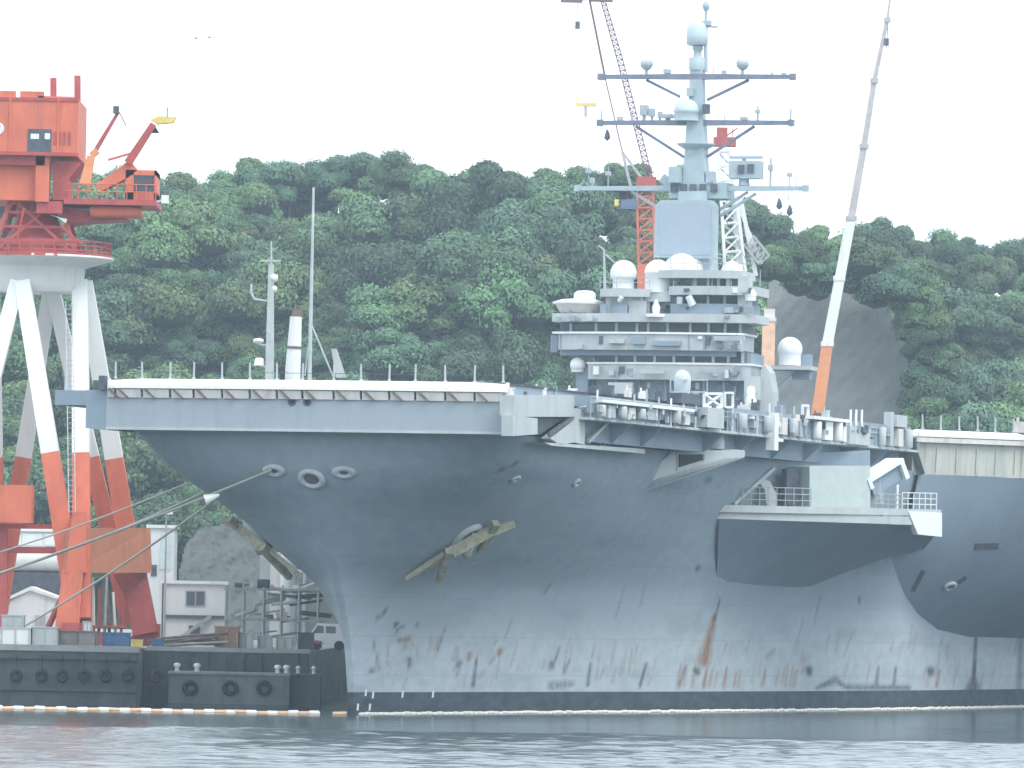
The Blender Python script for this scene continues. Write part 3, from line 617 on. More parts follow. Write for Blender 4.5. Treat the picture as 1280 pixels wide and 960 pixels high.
b = MB(); b.bar(S(921, 630) + si * .3, S(985, 585) + si * 1.5, .22); b.build('diagonal_stay', GREY2, spon)
def rail(name, x0, y0, x1, y1, h, n, inset, m=LADDER, rails=3):
    p, q = S(x0, y0) + si * inset, S(x1, y1) + si * inset; b = MB()
    for k in range(n + 1): c = p.lerp(q, k / n); b.tube(c, c + Vector((0, 0, h)), .035, .035, 5)
    for r in range(1, rails + 1): b.tube(p + Vector((0, 0, h * r / rails)), q + Vector((0, 0, h * r / rails)), .03, .03, 5)
    return b.build(name, m, spon)
rail('guard_rail', 930, 632, 1016, 634, 1.25, 8, .2); rail('guard_rail', 1130, 637, 1173, 638, 1.15, 6, .2, WHITE); rail('guard_rail', 1098, 636, 1130, 637, 1.0, 4, .3)
b = MB(); c = S(973, 633) + si * 1.2; b.slab([c, c + sd * .8, c + sd * .8 + Vector((0, 0, .9)), c + sd * .2 + Vector((0, 0, 1.7)), c - sd * 1.1 + Vector((0, 0, 2.0)), c - sd * .2 + Vector((0, 0, 1.1))], si * .5); b.build('davit_arm', GREY2, spon)
# tilted missile launcher box on a pedestal
lc = S(1117, 600) + si * 1.2; lx = sd; tilt = math.radians(27)
ex = (lx * math.cos(tilt) + Vector((0, 0, 1)) * math.sin(tilt)); ez = (-lx * math.sin(tilt) + Vector((0, 0, 1)) * math.cos(tilt)); ey = si
def lbox(b, x0, x1, y0, y1, z0, z1):
    q = [lc + ex * x + ey * y + ez * z for z in (z0, z1) for x, y in ((x0, y0), (x1, y0), (x1, y1), (x0, y1))]; return b.hexa(q)
b = MB(); c = S(1108, 636) + si * 1.3; b.prism([(c.x + dx, c.y + dy) for dx, dy in ((-.8, -.8), (.8, -.8), (.8, .8), (-.8, .8))], SZ, SZ + .5); b.hexa([c + v for v in [Vector(p) for p in ((-.55, -.5, .3), (.55, -.5, .3), (.55, .5, .3), (-.55, .5, .3), (-.4, -.4, 2.1), (.5, -.4, 2.1), (.5, .4, 2.1), (-.4, .4, 2.1))]]); ped = b.build('launcher_pedestal', GREY2, spon)
lbox(MB(), -1.45, 1.45, -.5, .9, -.5, .55).build('launcher_box', GREY, spon)
b = MB(); lbox(b, -1.75, 1.75, -.8, 1.0, .55, .82); lbox(b, 1.35, 1.72, -.8, 1.0, -.62, .55); lbox(b, -1.75, -1.45, -.8, 1.0, .1, .55); b.build('launcher_hood', WHITE, spon)
b = MB(); b.tube(S(1126, 637) + si * .4, S(1126, 637) + si * .4 + Vector((0, 0, 1.7)), .1); b.build('white_stanchion', WHITE, spon)

# angled deck overhang --------------------------------------------------------
b = MB(); EA, EB = (19.0, 84.0), (34.0, 101.5)
ed = Vector((EB[0] - EA[0], EB[1] - EA[1], 0)).normalized(); ei = Vector((-ed.y, ed.x, 0))
def E_(px, py): return onplane(px, py, EA, EB)
fz = 16.75
b.hexa([Vector((*EA, fz)) + ei * .25, Vector((*EB, fz)) + ei * .25, Vector((*EB, fz)) + ei * 3, Vector((*EA, fz)) + ei * 3, Vector((*EA, 19.05)) + ei * .1, Vector((*EB, 19.05)) + ei * .1, Vector((*EB, 19.05)) + ei * 3, Vector((*EA, 19.05)) + ei * 3])
ang = b.build('angled_deck_fascia', BEIGE, ship)
pts = [Vector((*EA, 0)) - ed * .9, Vector((*EB, 0))]; k = len(prof)
b = MB(); prof2 = [(.6, 20.02), (.1, 20.0), (-.2, 19.85), (-.35, 19.6), (-.35, 19.45), (.6, 19.43)]
b.add([pts[0] + ei * o + Vector((0, 0, z)) for o, z in prof2] + [pts[1] + ei * o + Vector((0, 0, z)) for o, z in prof2], [(i, (i + 1) % k, k + (i + 1) % k, k + i) for i in range(k)] + [tuple(range(k))]); b.build('round_down', WHITE, ang)
b = MB(); b.hexa([Vector((*EA, 19.06)) - ei * .28, Vector((*EB, 19.06)) - ei * .28, Vector((*EB, 19.06)) + ei * .5, Vector((*EA, 19.06)) + ei * .5, Vector((*EA, 19.4)) - ei * .3, Vector((*EB, 19.4)) - ei * .3, Vector((*EB, 19.4)) + ei * .5, Vector((*EA, 19.4)) + ei * .5]); b.build('under_lip', NETW, ang)
for px in (1152, 1175, 1198, 1221, 1243, 1266):
    q = E_(px, 540); o = copy_of(pm, ang); o.location = (q.x, q.y + .3, 20.0)
for px in (1172, 1197, 1222, 1246, 1270):
    q = E_(px, 575); o = MB().hexa([Vector((q.x, q.y, zz)) + ed * a + ei * c_ for zz, y0_, y1_ in ((17.0, .12, .3), (18.7, 0.02, .3)) for a, c_ in ((-.05, y0_), (.05, y0_), (.05, y1_), (-.05, y1_))]).build('fascia_stiffener', BEIGE, ang)
b = MB(); q = E_(1272, 538); b.box(q.x - .3, q.x + .6, q.y, q.y + .5, 20, 20.8).tube((q.x, q.y, 20.7), (q.x, q.y, 21.1), .1).build('deck_edge_light', NETW, ang)
b = MB(); a = E_(1150, 545); b.bar(Vector((a.x - .5, a.y - .5, 19.2)), Vector((a.x + .2, a.y + .1, 16.8)), .35); b.build('fascia_end_stay', DKGREY, ang)
# flared supporting sponson below the angled deck
bt = [hull_hit(*p) for p in ((1114, 696), (1120, 716), (1130, 742), (1147, 767), (1172, 787), (1210, 796), (1279, 798))]
zl = bt[-1].z; bt += [Vector((20.0, L_, zl)) for L_ in (140, 180, 250)]
tp = [Vector((19.2, 84.6, fz + .05)), Vector((20.5, 86, fz + .05)), Vector((22.5, 88.4, fz + .05)), Vector((25, 91.4, fz + .05)), Vector((29, 96, fz + .05)), Vector((33.5, 101.5, fz + .05)), Vector((38.5, 114, fz + .05)), Vector((39.5, 140, fz + .05)), Vector((39.5, 180, fz + .05)), Vector((39.5, 250, fz + .05))]
grid = []; rowsn = 9; nc = len(tp)
for j in range(rowsn + 1):
    t = j / rowsn
    for a, c in zip(bt, tp):
        q = a.lerp(c, t); s = math.sin(math.pi * t) * .08 * (c - a).length; q = q + Vector((.6, -.3, -.7)) * s; grid.append(q)
b = MB(); b.add(grid, [(j * nc + k, j * nc + k + 1, (j + 1) * nc + k + 1, (j + 1) * nc + k) for j in range(rowsn) for k in range(nc - 1)], True); ovh = b.build('angled_deck_sponson', GREY, ship)
from mathutils.bvhtree import BVHTree
bv = BVHTree.FromPolygons([Vector(q) for q in b.v], b.f)
def ovh_hit(px, py):
    u, v = ray(px, py); o_ = w2ship(0, 0); d_ = w2ship(u, 1); dv = Vector((d_[0] - o_[0], d_[1] - o_[1], v)).normalized()
    q, nn, _, _ = bv.ray_cast(Vector((o_[0], o_[1], H0)), dv)
    if q is None: return None, None
    return q, (nn if nn.dot(dv) < 0 else -nn)
q, nn = ovh_hit(1187, 732)
if q is not None: MB().torus(q + nn * .06, nn, .34, .15, 1.3).build('fairlead_ring', GREY2, ovh); MB().slab([q + nn * .04 + Vector((dx, dy, dz)) for dx, dy, dz in ((-.3, .1, -.16), (.3, -.1, -.16), (.3, -.1, .16), (-.3, .1, .16))], nn * .03).build('fairlead_throat', DKGREY, ovh)
for pts_ in (((1219, 679), (1248, 678), (1247, 686), (1218, 687)), ((1138, 738), (1152, 712), (1156, 714), (1143, 739)), ((1196, 726), (1206, 719), (1208, 723), (1198, 730))):
    hh = [ovh_hit(*p_) for p_ in pts_]
    if all(h_[0] is not None for h_ in hh): MB().slab([h_[0] + h_[1] * .03 for h_ in hh], hh[0][1] * .05).build('dark_slot', DKGREY, ovh)

# island ------------------------------------------------------------------
IL = 200.0
def I(px, py, L=IL): return onL(px, py, L)
def arcpoly(p0, p1, L0, bulge, depth, n=8):
    """plan polygon: convex front edge between P=p0..p1, then straight back"""
    fr = []
    for k in range(n + 1):
        t = k / n; fr.append((p0 + (p1 - p0) * t, L0 - bulge * (1 - (2 * t - 1) ** 2)))
    return fr + [(p1, L0 + depth), (p0, L0 + depth)]
def tier(name, x0, y0, x1, y1, m, parent, L=IL, bulge=.8, depth=14, flare=0.0):
    depth = min(depth, 5); x1 = x1 - 10 if x1 > 900 else x1
    xm, ym = (x0 + x1) / 2, (y0 + y1) / 2; p0, p1 = I(x0, ym, L).x, I(x1, ym, L).x; z1, z0 = I(xm, y0, L).z, I(xm, y1, L).z
    b = MB(); a = arcpoly(p0, p1, L, bulge, depth); c = arcpoly(p0 - flare, p1 + flare, L - flare, bulge, depth + flare) if flare else None
    b.prism(a, z0, z1, c); return b.build(name, m, parent)
def ibox(b, x0, y0, x1, y1, L=IL, depth=1.0):
    xm, ym = (x0 + x1) / 2, (y0 + y1) / 2
    return b.box(I(x0, ym, L).x, I(x1, ym, L).x, L, L + depth, I(xm, y1, L).z, I(xm, y0, L).z)
def ipart(name, m, r, L=IL, depth=1.0, parent=None): return ibox(MB(), *r, L, depth).build(name, m, parent or island)
# core tower down to the deck
b = MB(); pa, pb = I(742, 480).x, I(934, 480).x
b.prism(arcpoly(pa, pb, IL + 1.2, .6, 5), 20.01, I(850, 440).z); island = b.build('island', GREY, ship)
IPALE = GREY2
tier('lower_bridge_balcony', 735, 455, 948, 475, IPALE, island, IL - .2, 1.0, 5)
tier('balcony_sill', 733, 453.5, 950, 456, WHITE, island, IL - .3, 1.0, 5)
tier('lower_bridge_wall', 744, 438, 942, 456, DKGREY, island, IL + .6, .9, 16)
tier('pilothouse_balcony', 698, 417, 936, 438, IPALE, island, IL - .6, 1.1, 5, 0)
tier('balcony_step', 700, 436, 930, 445, GREY, island, IL + .1, .9, 5)
tier('balcony_sill', 690, 415.5, 940, 418, WHITE, island, IL - .8, 1.1, 5)
tier('pilothouse_wall', 700, 402, 938, 418, DKGREY, island, IL + .5, .9, 16)
tier('pilothouse_roof', 690, 392.5, 955, 403, IPALE, island, IL - .7, 1.1, 12)
ipart('wing_side', GREY, (688, 419, 697, 440), IL + .4, 3)
# bridge windows, one pane each
def panes(xs, y0, y1, L, bul, x0, x1):
    for a, c in zip(xs[:-1], xs[1:]):
        A = I(a + 2, (y0 + y1) / 2, L).x; C_ = I(c - 2, (y0 + y1) / 2, L).x; P0, P1 = I(x0, y0, L).x, I(x1, y0, L).x
        f = lambda p: L - bul * (1 - (2 * (p - P0) / (P1 - P0) - 1) ** 2) - .07
        z1, z0 = I((a + c) / 2, y0, L).z, I((a + c) / 2, y1, L).z
        MB().hexa([(A, f(A), z0), (C_, f(C_), z0), (C_, f(C_) + .05, z0), (A, f(A) + .05, z0), (A, f(A) - .1, z1), (C_, f(C_) - .1, z1), (C_, f(C_) - .05, z1), (A, f(A) - .05, z1)]).build('window_pane', GLASS, island)
        xm = I(c, (y0 + y1) / 2, L).x; MB().box(xm - .12, xm + .12, f(xm) - .14, f(xm) + .08, z0 - .05, z1 + .05).build('window_mullion', LADDER, island)
panes([748, 773, 797, 822, 846, 870, 894, 912, 929], 441, 453, IL + .6, .9, 744, 932)
panes([703, 715, 748, 774, 800, 814, 838, 866, 888, 908, 926], 405, 415.5, IL + .5, .9, 700, 928)
# flag-bridge block on the right, with its own windows and slabs
tier('flag_bridge_wall', 838, 380, 944, 394, GREY, island, IL + .2, .8, 12)
tier('flag_bridge_windows_wall', 808, 367, 940, 382, DKGREY, island, IL + .9, .8, 11)
tier('flag_bridge_slab', 836, 358, 955, 369, IPALE, island, IL - .2, .9, 12)
tier('air_bridge_wall', 850, 346, 922, 360, DKGREY, island, IL + .8, .7, 9)
tier('air_bridge_roof', 818, 338, 938, 348, IPALE, island, IL, .9, 10)
panes([848, 868, 888, 908, 925], 369, 380, IL + .9, .8, 808, 930)
panes([856, 872, 888, 900, 910], 348, 357, IL + .8, .7, 850, 912)
ipart('corner_pillar', IPALE, (922, 345, 934, 395), IL - .1, 2); ipart('corner_pillar', IPALE, (908, 346, 912, 360), IL + .1, .4)
# left block below the domes
tier('signal_bridge_block', 757, 362, 812, 394, GREY2, island, IL + .4, .3, 9)
tier('signal_platform', 750, 361, 812, 371, IPALE, island, IL - .4, .4, 7)
ipart('signal_locker', GREY, (766, 381, 784, 392), IL - .3, .7); ipart('signal_locker', GREY2, (786, 376, 808, 392), IL - .1, .8); ipart('lookout_shelter', DKGREY, (815, 372, 832, 386), IL + .4, 1)
b = MB(); c = I(820, 394, IL - 1.4); b.lathe(c, [(.9, -.2), (1.0, .05), (.3, .1), (.38, .7), (.25, 1.0), (.1, 1.4)], 16).build('pelorus_stand', WHITE, island)
b = MB(); c = I(866, 381, IL - .6); b.tube(c, c + Vector((-.35, -.3, .75)), .36, .30, 14).build('searchlight', WHITE, island)
b = MB(); c = I(774, 376, IL - .6); b.tube(c, c + Vector((.3, -.2, .35)), .2, .2, 12).build('searchlight', WHITE, island)
# wing lookout dish
c = I(724, 392, IL + 1.5); b = MB()
b.lathe(c, [(1.6, 0), (1.75, .1), (2.15, .75), (2.2, .8)], 24, 1.0, 1.0); dish = b.build('wing_lookout_drum', NETW, island)
b = MB(); b.lathe(c + Vector((0, 0, .8)), [(2.35, 0), (2.45, .2), (1.6, .45), (1.0, .5)], 24).build('wing_lookout_rim', WHITE, island)
c2 = I(731, 376, IL + 1.2); b = MB(); b.lathe(c2, [(.95, 0), (1.0, .25), (.98, .65), (.7, .88), (.2, .93)], 20).build('capstan_radome', WHITE, island)
# domes on the roofs
def radome(px, ybase, r, neck_r, neck_h, L, m=DOME, low=-.4):
    c = I(px, ybase, L); return MB().lathe(c, dome_prof(r, neck_r, neck_h, 10, low), 26).build('radome', m, island)
radome(779, 361, 1.2, .95, .9, IL + 2.0); radome(822, 366, 1.22, 1.16, 1.7, IL + 1.0, low=-.05); radome(855, 349, 1.85, 1.8, .75, IL + 3.5, low=.0)
radome(915, 348, 1.0, 1.0, .55, IL + 2, low=.0); radome(938, 376, .55, .5, .3, IL - .2); 
tier('dome_pedestal', 806, 364, 838, 377, GREY2, island, IL + .2, .2, 3)
# right-hand dome on its outrigger platform
ipart('outrigger_platform', GREY2, (955, 457, 1012, 462), IL + 3, 3.2); ipart('outrigger_screen', GREY, (998, 443, 1014, 459), IL + 5.2, .6); ipart('outrigger_box', GREY, (990, 462, 1012, 474), IL + 4.5, 1)
radome(987, 457, 1.12, 1.0, 1.0, IL + 4.5)
b = MB(); b.bar(I(963, 488, IL + 4), I(994, 462, IL + 4), .3); b.build('outrigger_strut', LADDER, island)
# rounded white gun mount / drum at the foot of the island's corner
b = MB(); b.slab([I(x, y, IL - 1) for x, y in ((940, 522), (966, 522), (966, 490), (962, 466), (956, 456), (951, 462), (951, 474), (944, 484))], (0, 2.2, 0)); b.build('curved_screen', IPALE, island)
b = MB(); b.lathe(I(938, 512, IL - 2), [(.5, 0), (.55, .8), (.4, 1.3), (.45, 1.6), (.3, 2.0), (.05, 2.1)], 14); b.build('gun_mount', WHITE, island)
b = MB(); ibox(b, 930, 470, 950, 500, IL - 1.5, 1.5); b.build('gun_mount_cabinet', IPALE, island)
ipart('side_locker', GREY, (720, 457, 735, 492), IL + .4, 3); ipart('white_side_dome', DOME, (714, 451, 722, 464), IL + .2, .9)
c = I(722, 465, IL + .2); MB().lathe(c, dome_prof(.7, .55, .3), 16).build('radome', DOME, island)
# details: rails, cable trunks, boxes
b = MB()
for x0, y0, x1, y1, L in ((838, 336, 940, 337, IL - .6), (750, 360, 812, 360, IL - .5)):
    p, q = I(x0, y0, L), I(x1, y1, L); n = int((q - p).length / 1.2)
    for k in range(n + 1): r = p.lerp(q, k / n); b.tube(r, r + Vector((0, 0, .95)), .035, .035, 5)
    for h in (.5, .95): b.tube(p + Vector((0, 0, h)), q + Vector((0, 0, h)), .03, .03, 5)
b.build('bridge_handrail', LADDER, island)
for i, (x0, y0, x1, y1) in enumerate(((790, 421, 806, 430), (760, 478, 790, 492), (892, 420, 930, 426), (815, 426, 850, 432), (800, 462, 830, 467), (872, 460, 900, 466), (750, 380, 757, 392), (846, 371, 852, 380), (905, 384, 916, 391), (930, 384, 940, 392), (760, 424, 780, 429))):
    ipart('bulkhead_box', (GREY, IPALE, LADDER)[i % 3], (x0, y0, x1, y1), IL - 2.1 if y0 > 410 else IL - 1.0, .5)
b = MB()
for x in (757, 770, 800, 832, 880, 905): p = I(x, 476, IL + .4); q = I(x, 508, IL + .4); b.tube(p, q, .12, .12, 6)
b.build('cable_trunks', LADDER, island)
ri = random.Random(12)
for (x0, x1, y0, y1, L, n_) in ((705, 925, 420, 436, IL - 1.55, 16), (740, 935, 458, 473, IL - 1.15, 14), (748, 925, 478, 505, IL + .5, 26), (842, 930, 383, 392, IL - .55, 9), (760, 810, 372, 391, IL + .05, 9), (840, 940, 360, 366, IL - 1.0, 7), (695, 930, 394, 401, IL - 1.75, 10)):
    for k in range(n_):                                   # small boxes, lamps, vents and pipe stubs on the bulkheads
        x, y = ri.uniform(x0, x1), ri.uniform(y0, y1); w_, h_ = ri.uniform(1, 4), ri.uniform(1.5, 6)
        ipart('bulkhead_fitting', ri.choice([GREY, IPALE, LADDER, DKGREY, GREY, WHITE]), (x - w_, max(y0, y - h_), x + w_, min(y1, y + h_)), L + ri.uniform(0, .15), .6)
for x in range(700, 940, 20):
    t_ = (x - 820) / 120; ipart('balcony_rib', GREY, (x, 418, x + 1.6, 437), IL - 1.62 + .9 * t_ * t_, .5)
for x in (690, 712, 735, 760, 842, 866, 890, 914, 936, 950):
    q = I(x, 392 if x < 800 else 358, IL - .3); MB().tube(q, q + Vector((0, 0, ri.uniform(.5, 1.8))), .05, .03, 5).build('whip_antenna', LADDER, island)
# jackstaff-like pole left of the domes
b = MB(); p = I(756, 361, IL + 1); q = I(755, 312, IL + 1); b.tube(p, q, .14, .1); b.bar(q, I(748, 307, IL + 1), .15); b.bar(I(757, 318, IL + 1), I(768, 328, IL + 1), .12); b.build('signal_yard_pole', LADDER, island)

# mast and radar ------------------------------------------------------------
ML = IL + 5
MGREY = mat('mast_grey_paint', (0.36, 0.45, 0.48), .55, var=.1)
YARD = mat('yardarm_dark_grey', (0.17, 0.19, 0.24), .6, var=.2)
b = MB()
def mp(px, py, L=ML): return onL(px, py, L)
p0, p1 = mp(870, 345), mp(870, 240)
b.bar(p0, p1, 3.4, 2.6); b.bar(p1, mp(871, 150), 2.1, 1.5); b.bar(mp(871, 150), mp(872, 88), 1.35, 1.15)
mast = b.build('mast', MGREY, ship)
q = mp(870, 183); MB().lathe(q, [(.8, -.4), (1.7, .1), (1.75, .25), (.8, .3)], 16).build('mast_platform', MGREY, mast)
def yard(name, x0, x1, y, w0, m, sup):
    a, c = mp(x0, y, ML - .3), mp(x1, y, ML - .3); mid = (a + c) / 2; mid.z += 0; b = MB(); b.bar(mid, a, .62, .42, .5, .36); b.bar(mid, c, .62, .42, .5, .36)
    for e in (a, c): b.box(e.x - .25, e.x + .25, e.y - .3, e.y + .3, e.z - .28, e.z + .28)
    o = b.build(name, m, mast)
    for sx_, sy_, ex_, ey_ in sup: MB().bar(mp(sx_, sy_), mp(ex_, ey_), .24).build('yard_brace', m, mast)
    return o
y1_ = yard('yardarm', 751, 991, 96, 1, YARD, ((808, 100, 850, 121), (936, 100, 884, 125)))
y2_ = yard('yardarm', 750, 989, 153.5, 1, YARD, ((795, 158, 856, 197), (943, 158, 884, 196)))
y3_ = yard('yardarm', 722, 1007, 235.5, 1, MGREY, ((945, 242, 900, 270), (935, 240, 900, 262), (790, 240, 820, 258)))
ibox(MB(), 836, 228, 908, 248, ML - 1, 3).build('mast_top_house', MGREY, mast)
for px in (842, 854, 866, 878, 892): ibox(MB(), px - 4, 230, px + 4, 240, ML - 1.25, .4).build('mast_cabinet', DKGREY, mast)
# big flat radar array
c = mp(856, 285, ML - 2.5); hw = (mp(894, 285, ML - 2.5).x - mp(818, 285, ML - 2.5).x) / 2; zt, zb = mp(856, 250, ML - 2.5).z, mp(856, 322, ML - 2.5).z
b = MB(); pl = [(c.x - hw, zb), (c.x + hw, zb), (c.x + hw, zt - .5), (c.x + hw - .5, zt), (c.x - hw + .5, zt), (c.x - hw, zt - .5)]
b.slab([(x, c.y, z) for x, z in pl], (0, 1.2, 0)); rad = b.build('radar_housing', MGREY, mast)
b = MB(); b.slab([(c.x + (x - c.x) * .86, c.y - .06, (zb + zt) / 2 + (z - (zb + zt) / 2) * .9) for x, z in pl], (0, .05, 0)); b.build('flat_radar_face', mat('radar_face_blue_grey', (0.34, 0.41, 0.48), .5, var=.04), mast)
# radomes and antennas on the mast
def mlathe(name, px, py, pr, m, L=ML, n=18): return MB().lathe(mp(px, py, L), pr, n).build(name, m, mast)
mlathe('mast_radome', 858, 151, dome_prof(1.17, 1.1, .75, 9, -.05), RAD2, ML - 1)
mlathe('top_radome', 871.5, 57, [(.75, 0), (.95, .1), (1.0, .9), (.95, 1.6), (.7, 2.05), (.3, 2.25), (.05, 2.3)], RAD2)
mlathe('top_radome_neck', 871.5, 88, [(.75, 0), (.78, 1.1), (.4, 1.2), (.35, 1.75), (.5, 1.9), (.45, 2.2)], MGREY)
b = MB(); b.tube(mp(882, 90), mp(882.5, 5), .22, .12, 8); b.box(mp(882, 30).x - .5, mp(882, 30).x + .5, ML - .3, ML + .3, mp(882, 32).z, mp(882, 26).z); b.bar(mp(884, 33), mp(897, 34), .18); b.lathe(mp(882.5, 14), [(.15, 0), (.34, .3), (.34, .6), (.12, .9)], 10); b.tube(mp(882.5, 6), mp(882.6, -6), .06); b.build('topmast_pole', MGREY, mast)
for px in (808, 928):
    b = MB(); q = mp(px, 95); b.tube(q, q + Vector((0, 0, .6)), .14); b.lathe(q + Vector((0, 0, .55)), [(.25, 0), (.55, .3), (.6, .6), (.45, .9), (.1, 1.0)], 14); b.build('round_antenna', LADDER, mast)
for px, y, h, r in ((834, 95, .6, .3), (905, 95, .5, .2), (892, 94, .9, .06), (965, 95, .35, .12), (980, 95, .3, .2), (775, 153, .5, .25), (790, 152, 1.0, .12), (805, 151, 1.4, .35), (815, 151, 1.1, .25), (825, 152, .9, .2), (835, 150, .5, .5), (906, 152, 1.1, .06), (947, 152, 1.4, .12), (988, 152, 1.1, .1), (752, 152, 1.0, .1), (930, 152, .4, .3), (963, 233, 2.6, .12), (987, 233, 1.6, .06), (995, 233, 1.0, .06), (735, 233, 2.2, .05), (760, 233, 1.8, .06), (740, 233, .8, .2)):
    b = MB(); q = mp(px, y); b.tube(q, q + Vector((0, 0, h)), r * .5 if r > .15 else r, r * .4 if r > .15 else r * .7, 8)
    if r > .15: b.box(q.x - r, q.x + r, q.y - r, q.y + r, q.z + h * .35, q.z + h)
    elif h > 1.2: b.box(q.x - .22, q.x + .22, q.y - .2, q.y + .2, q.z + h * .55, q.z + h * .75)
    b.build('mast_antenna', LADDER, mast)
for px, y0, y1 in ((757, 158, 176), (972, 245, 262), (985, 245, 270)):     # hanging halyard floats
    b = MB(); b.tube(mp(px, y0 - 3), mp(px + 1, y0 + 6), .03, .03, 5); b.lathe(mp(px + 2, y1), [(.05, 0), (.3, .25), (.2, .7), (.05, 1.0)], 8); b.build('signal_shape', DKGREY, mast)
# rotating box radar on the right platform
b = MB(); q = mp(930, 232); b.tube(q, q + Vector((0, 0, .8)), .55, .4); b.build('radar_pedestal', MGREY, mast)
ibox(MB(), 911, 201, 950, 223, ML - .7, 1.4).build('box_radar', MGREY, mast)
b = MB(); ibox(b, 922, 206, 930, 217, ML - .85, .16); ibox(b, 934, 205, 942, 216, ML - .85, .16); b.build('box_radar_horns', DKGREY, mast)
b = MB(); ibox(b, 912, 195, 952, 198, ML - .3, .6); b.tube(mp(930, 201), mp(930, 195), .2); b.build('bar_radar', LADDER, mast)
for a, c in (((895, 250), (940, 340)), ((820, 246), (770, 360)), ((752, 98), (752, 152)), ((990, 98), (989, 152)), ((989, 156), (1000, 233)), ((751, 156), (730, 233)), ((1000, 238), (955, 345)), ((726, 238), (705, 392))): MB().tube(mp(*a), mp(*c), .022, .022, 5).build('rigging_wire', DKGREY, mast)
MB().bar(mp(842, 233), mp(828, 222), .8).box(mp(842, 230).x, mp(856, 230).x, ML - 2, ML - .5, mp(850, 230).z, mp(850, 210).z).build('mast_director', MGREY, mast)
ibox(MB(), 882, 214, 892, 232, ML - 1, 1).build('mast_cabinet', MGREY, mast)
ibox(MB(), 858, 110, 866, 120, ML - 1.2, .6).build('mast_cabinet', MGREY, mast); ibox(MB(), 878, 130, 886, 142, ML - 1, .6).build('mast_cabinet', DKGREY, mast)

# ------------------------------------------------------------------ land, quay
QZ = 3.65
b = MB()
b.prism([(-90, 424), (-23.6, 424), (-23.6, 431.5), (-12.9, 431.5), (-12.6, 470), (-8, 560), (-10, 640), (0, 735), (400, 735), (400, 1300), (-400, 1300), (-400, 424)], -2.5, QZ)
tag(b.build('quay', CONC), kind='structure')
quay_face = MB(); quay_face.box(-90, -23.55, 423.5, 424.02, -2, QZ - .25); quay_face.box(-23.55, -13.0, 431.1, 431.52, -2, QZ - .15)
qf = quay_face.build('quay_wall', QUAY); tag(qf, kind='structure')
for i, z in enumerate((.9, 2.9)):
    MB().box(-90, -23.6, 423.3, 423.52, z, z + .28).build('timber_fender_rail', mat('wet_timber', (0.08, 0.085, 0.085), .8, var=.3), qf)
MB().box(-90, -23.4, 423.42, 424.3, QZ - .24, QZ + .14).build('kerb', mat('kerb_concrete', (0.34, .36, .35), .85, var=.2), qf)
MB().box(-23.4, -12.9, 431.05, 431.7, QZ - .14, QZ + .14).build('kerb', MATS['kerb_concrete'], qf)
for k in range(9):
    x = -23 + k * 1.15; MB().box(x, x + .14, 430.95, 431.12, .2, QZ - .2).build('wall_pile', QUAY, qf)
ORD = ['first', 'second', 'third', 'fourth', 'fifth', 'sixth', 'seventh', 'eighth', 'ninth', 'tenth']
tyre = None
for i, px in enumerate((20, 52, 78, 105, 132, 160, 195)):
    c = at(px, 845, 423.0)
    if tyre is None: tyre = MB().torus((0, 0, 0), (0, 1, 0), .30, .15, .9, 18, 8).tube((0, .1, .3), (0, .2, 1.3), .025).build('tyre_fender', BLACK); o = tyre
    else: o = copy_of(tyre)
    o.location = (c.x, 423.1, c.z); tag(o, 'black tyre fender on the dark quay wall, %s from the left' % ORD[i], 'tyre', 'tyre fenders on the quay wall')

# floating pontoon with tyres
pt = empty('pontoon', at(286, 872, 428)); tag(pt, 'long grey work pontoon with three tyres beside the quay', 'pontoon')
pt.location.z = 0
L0 = Vector(pt.location)
def rel(px, py, Y): return at(px, py, Y) - L0
a = rel(211, 842, 427); c = rel(362, 842, 427)
MB().box(a.x, c.x, -1.0, 2.6, .25, a.z).build('pontoon_body', mat('pontoon_grey', (0.15, .175, .18), .7, var=.3, scale=1, streak=.3), pt)
MB().box(a.x - .05, c.x + .05, -1.15, 2.7, a.z, a.z + .16).build('pontoon_deck', CONC, pt)
MB().box(a.x, c.x, -1.08, 2.5, -.3, .25).build('pontoon_waterline_band', DKGREY, pt)
for px in (238, 288, 330): MB().torus(rel(px, 860, 427) - Vector((0, .25, 0)), (0, 1, 0), .36, .15, 1, 18, 8).build('tyre', BLACK, pt)
for px in (221, 246, 347, 358): q = rel(px, 838, 428); MB().lathe((q.x, .3, a.z + .14), [(.16, 0), (.14, .28), (.24, .34), (.2, .5), (.05, .55)], 10).build('bollard', WHITE, pt)
fl = empty('float', at(382, 870, 429)); fl.location.z = 0; tag(fl, 'dark square float block between the pontoon and the stem', 'float')
q = at(382, 842, 429); MB().box(-.95, .95, -.9, 1.6, -.4, q.z - .1).build('float_body', QUAY, fl); MB().box(-1.0, 1.0, -1, 1.7, q.z - .1, q.z).build('float_deck', DKGREY, fl)
for dx in (-.5, .5): MB().lathe((dx, -.3, q.z), [(.13, 0), (.12, .3), (.2, .34), (.05, .5)], 10).build('bollard', WHITE, fl)

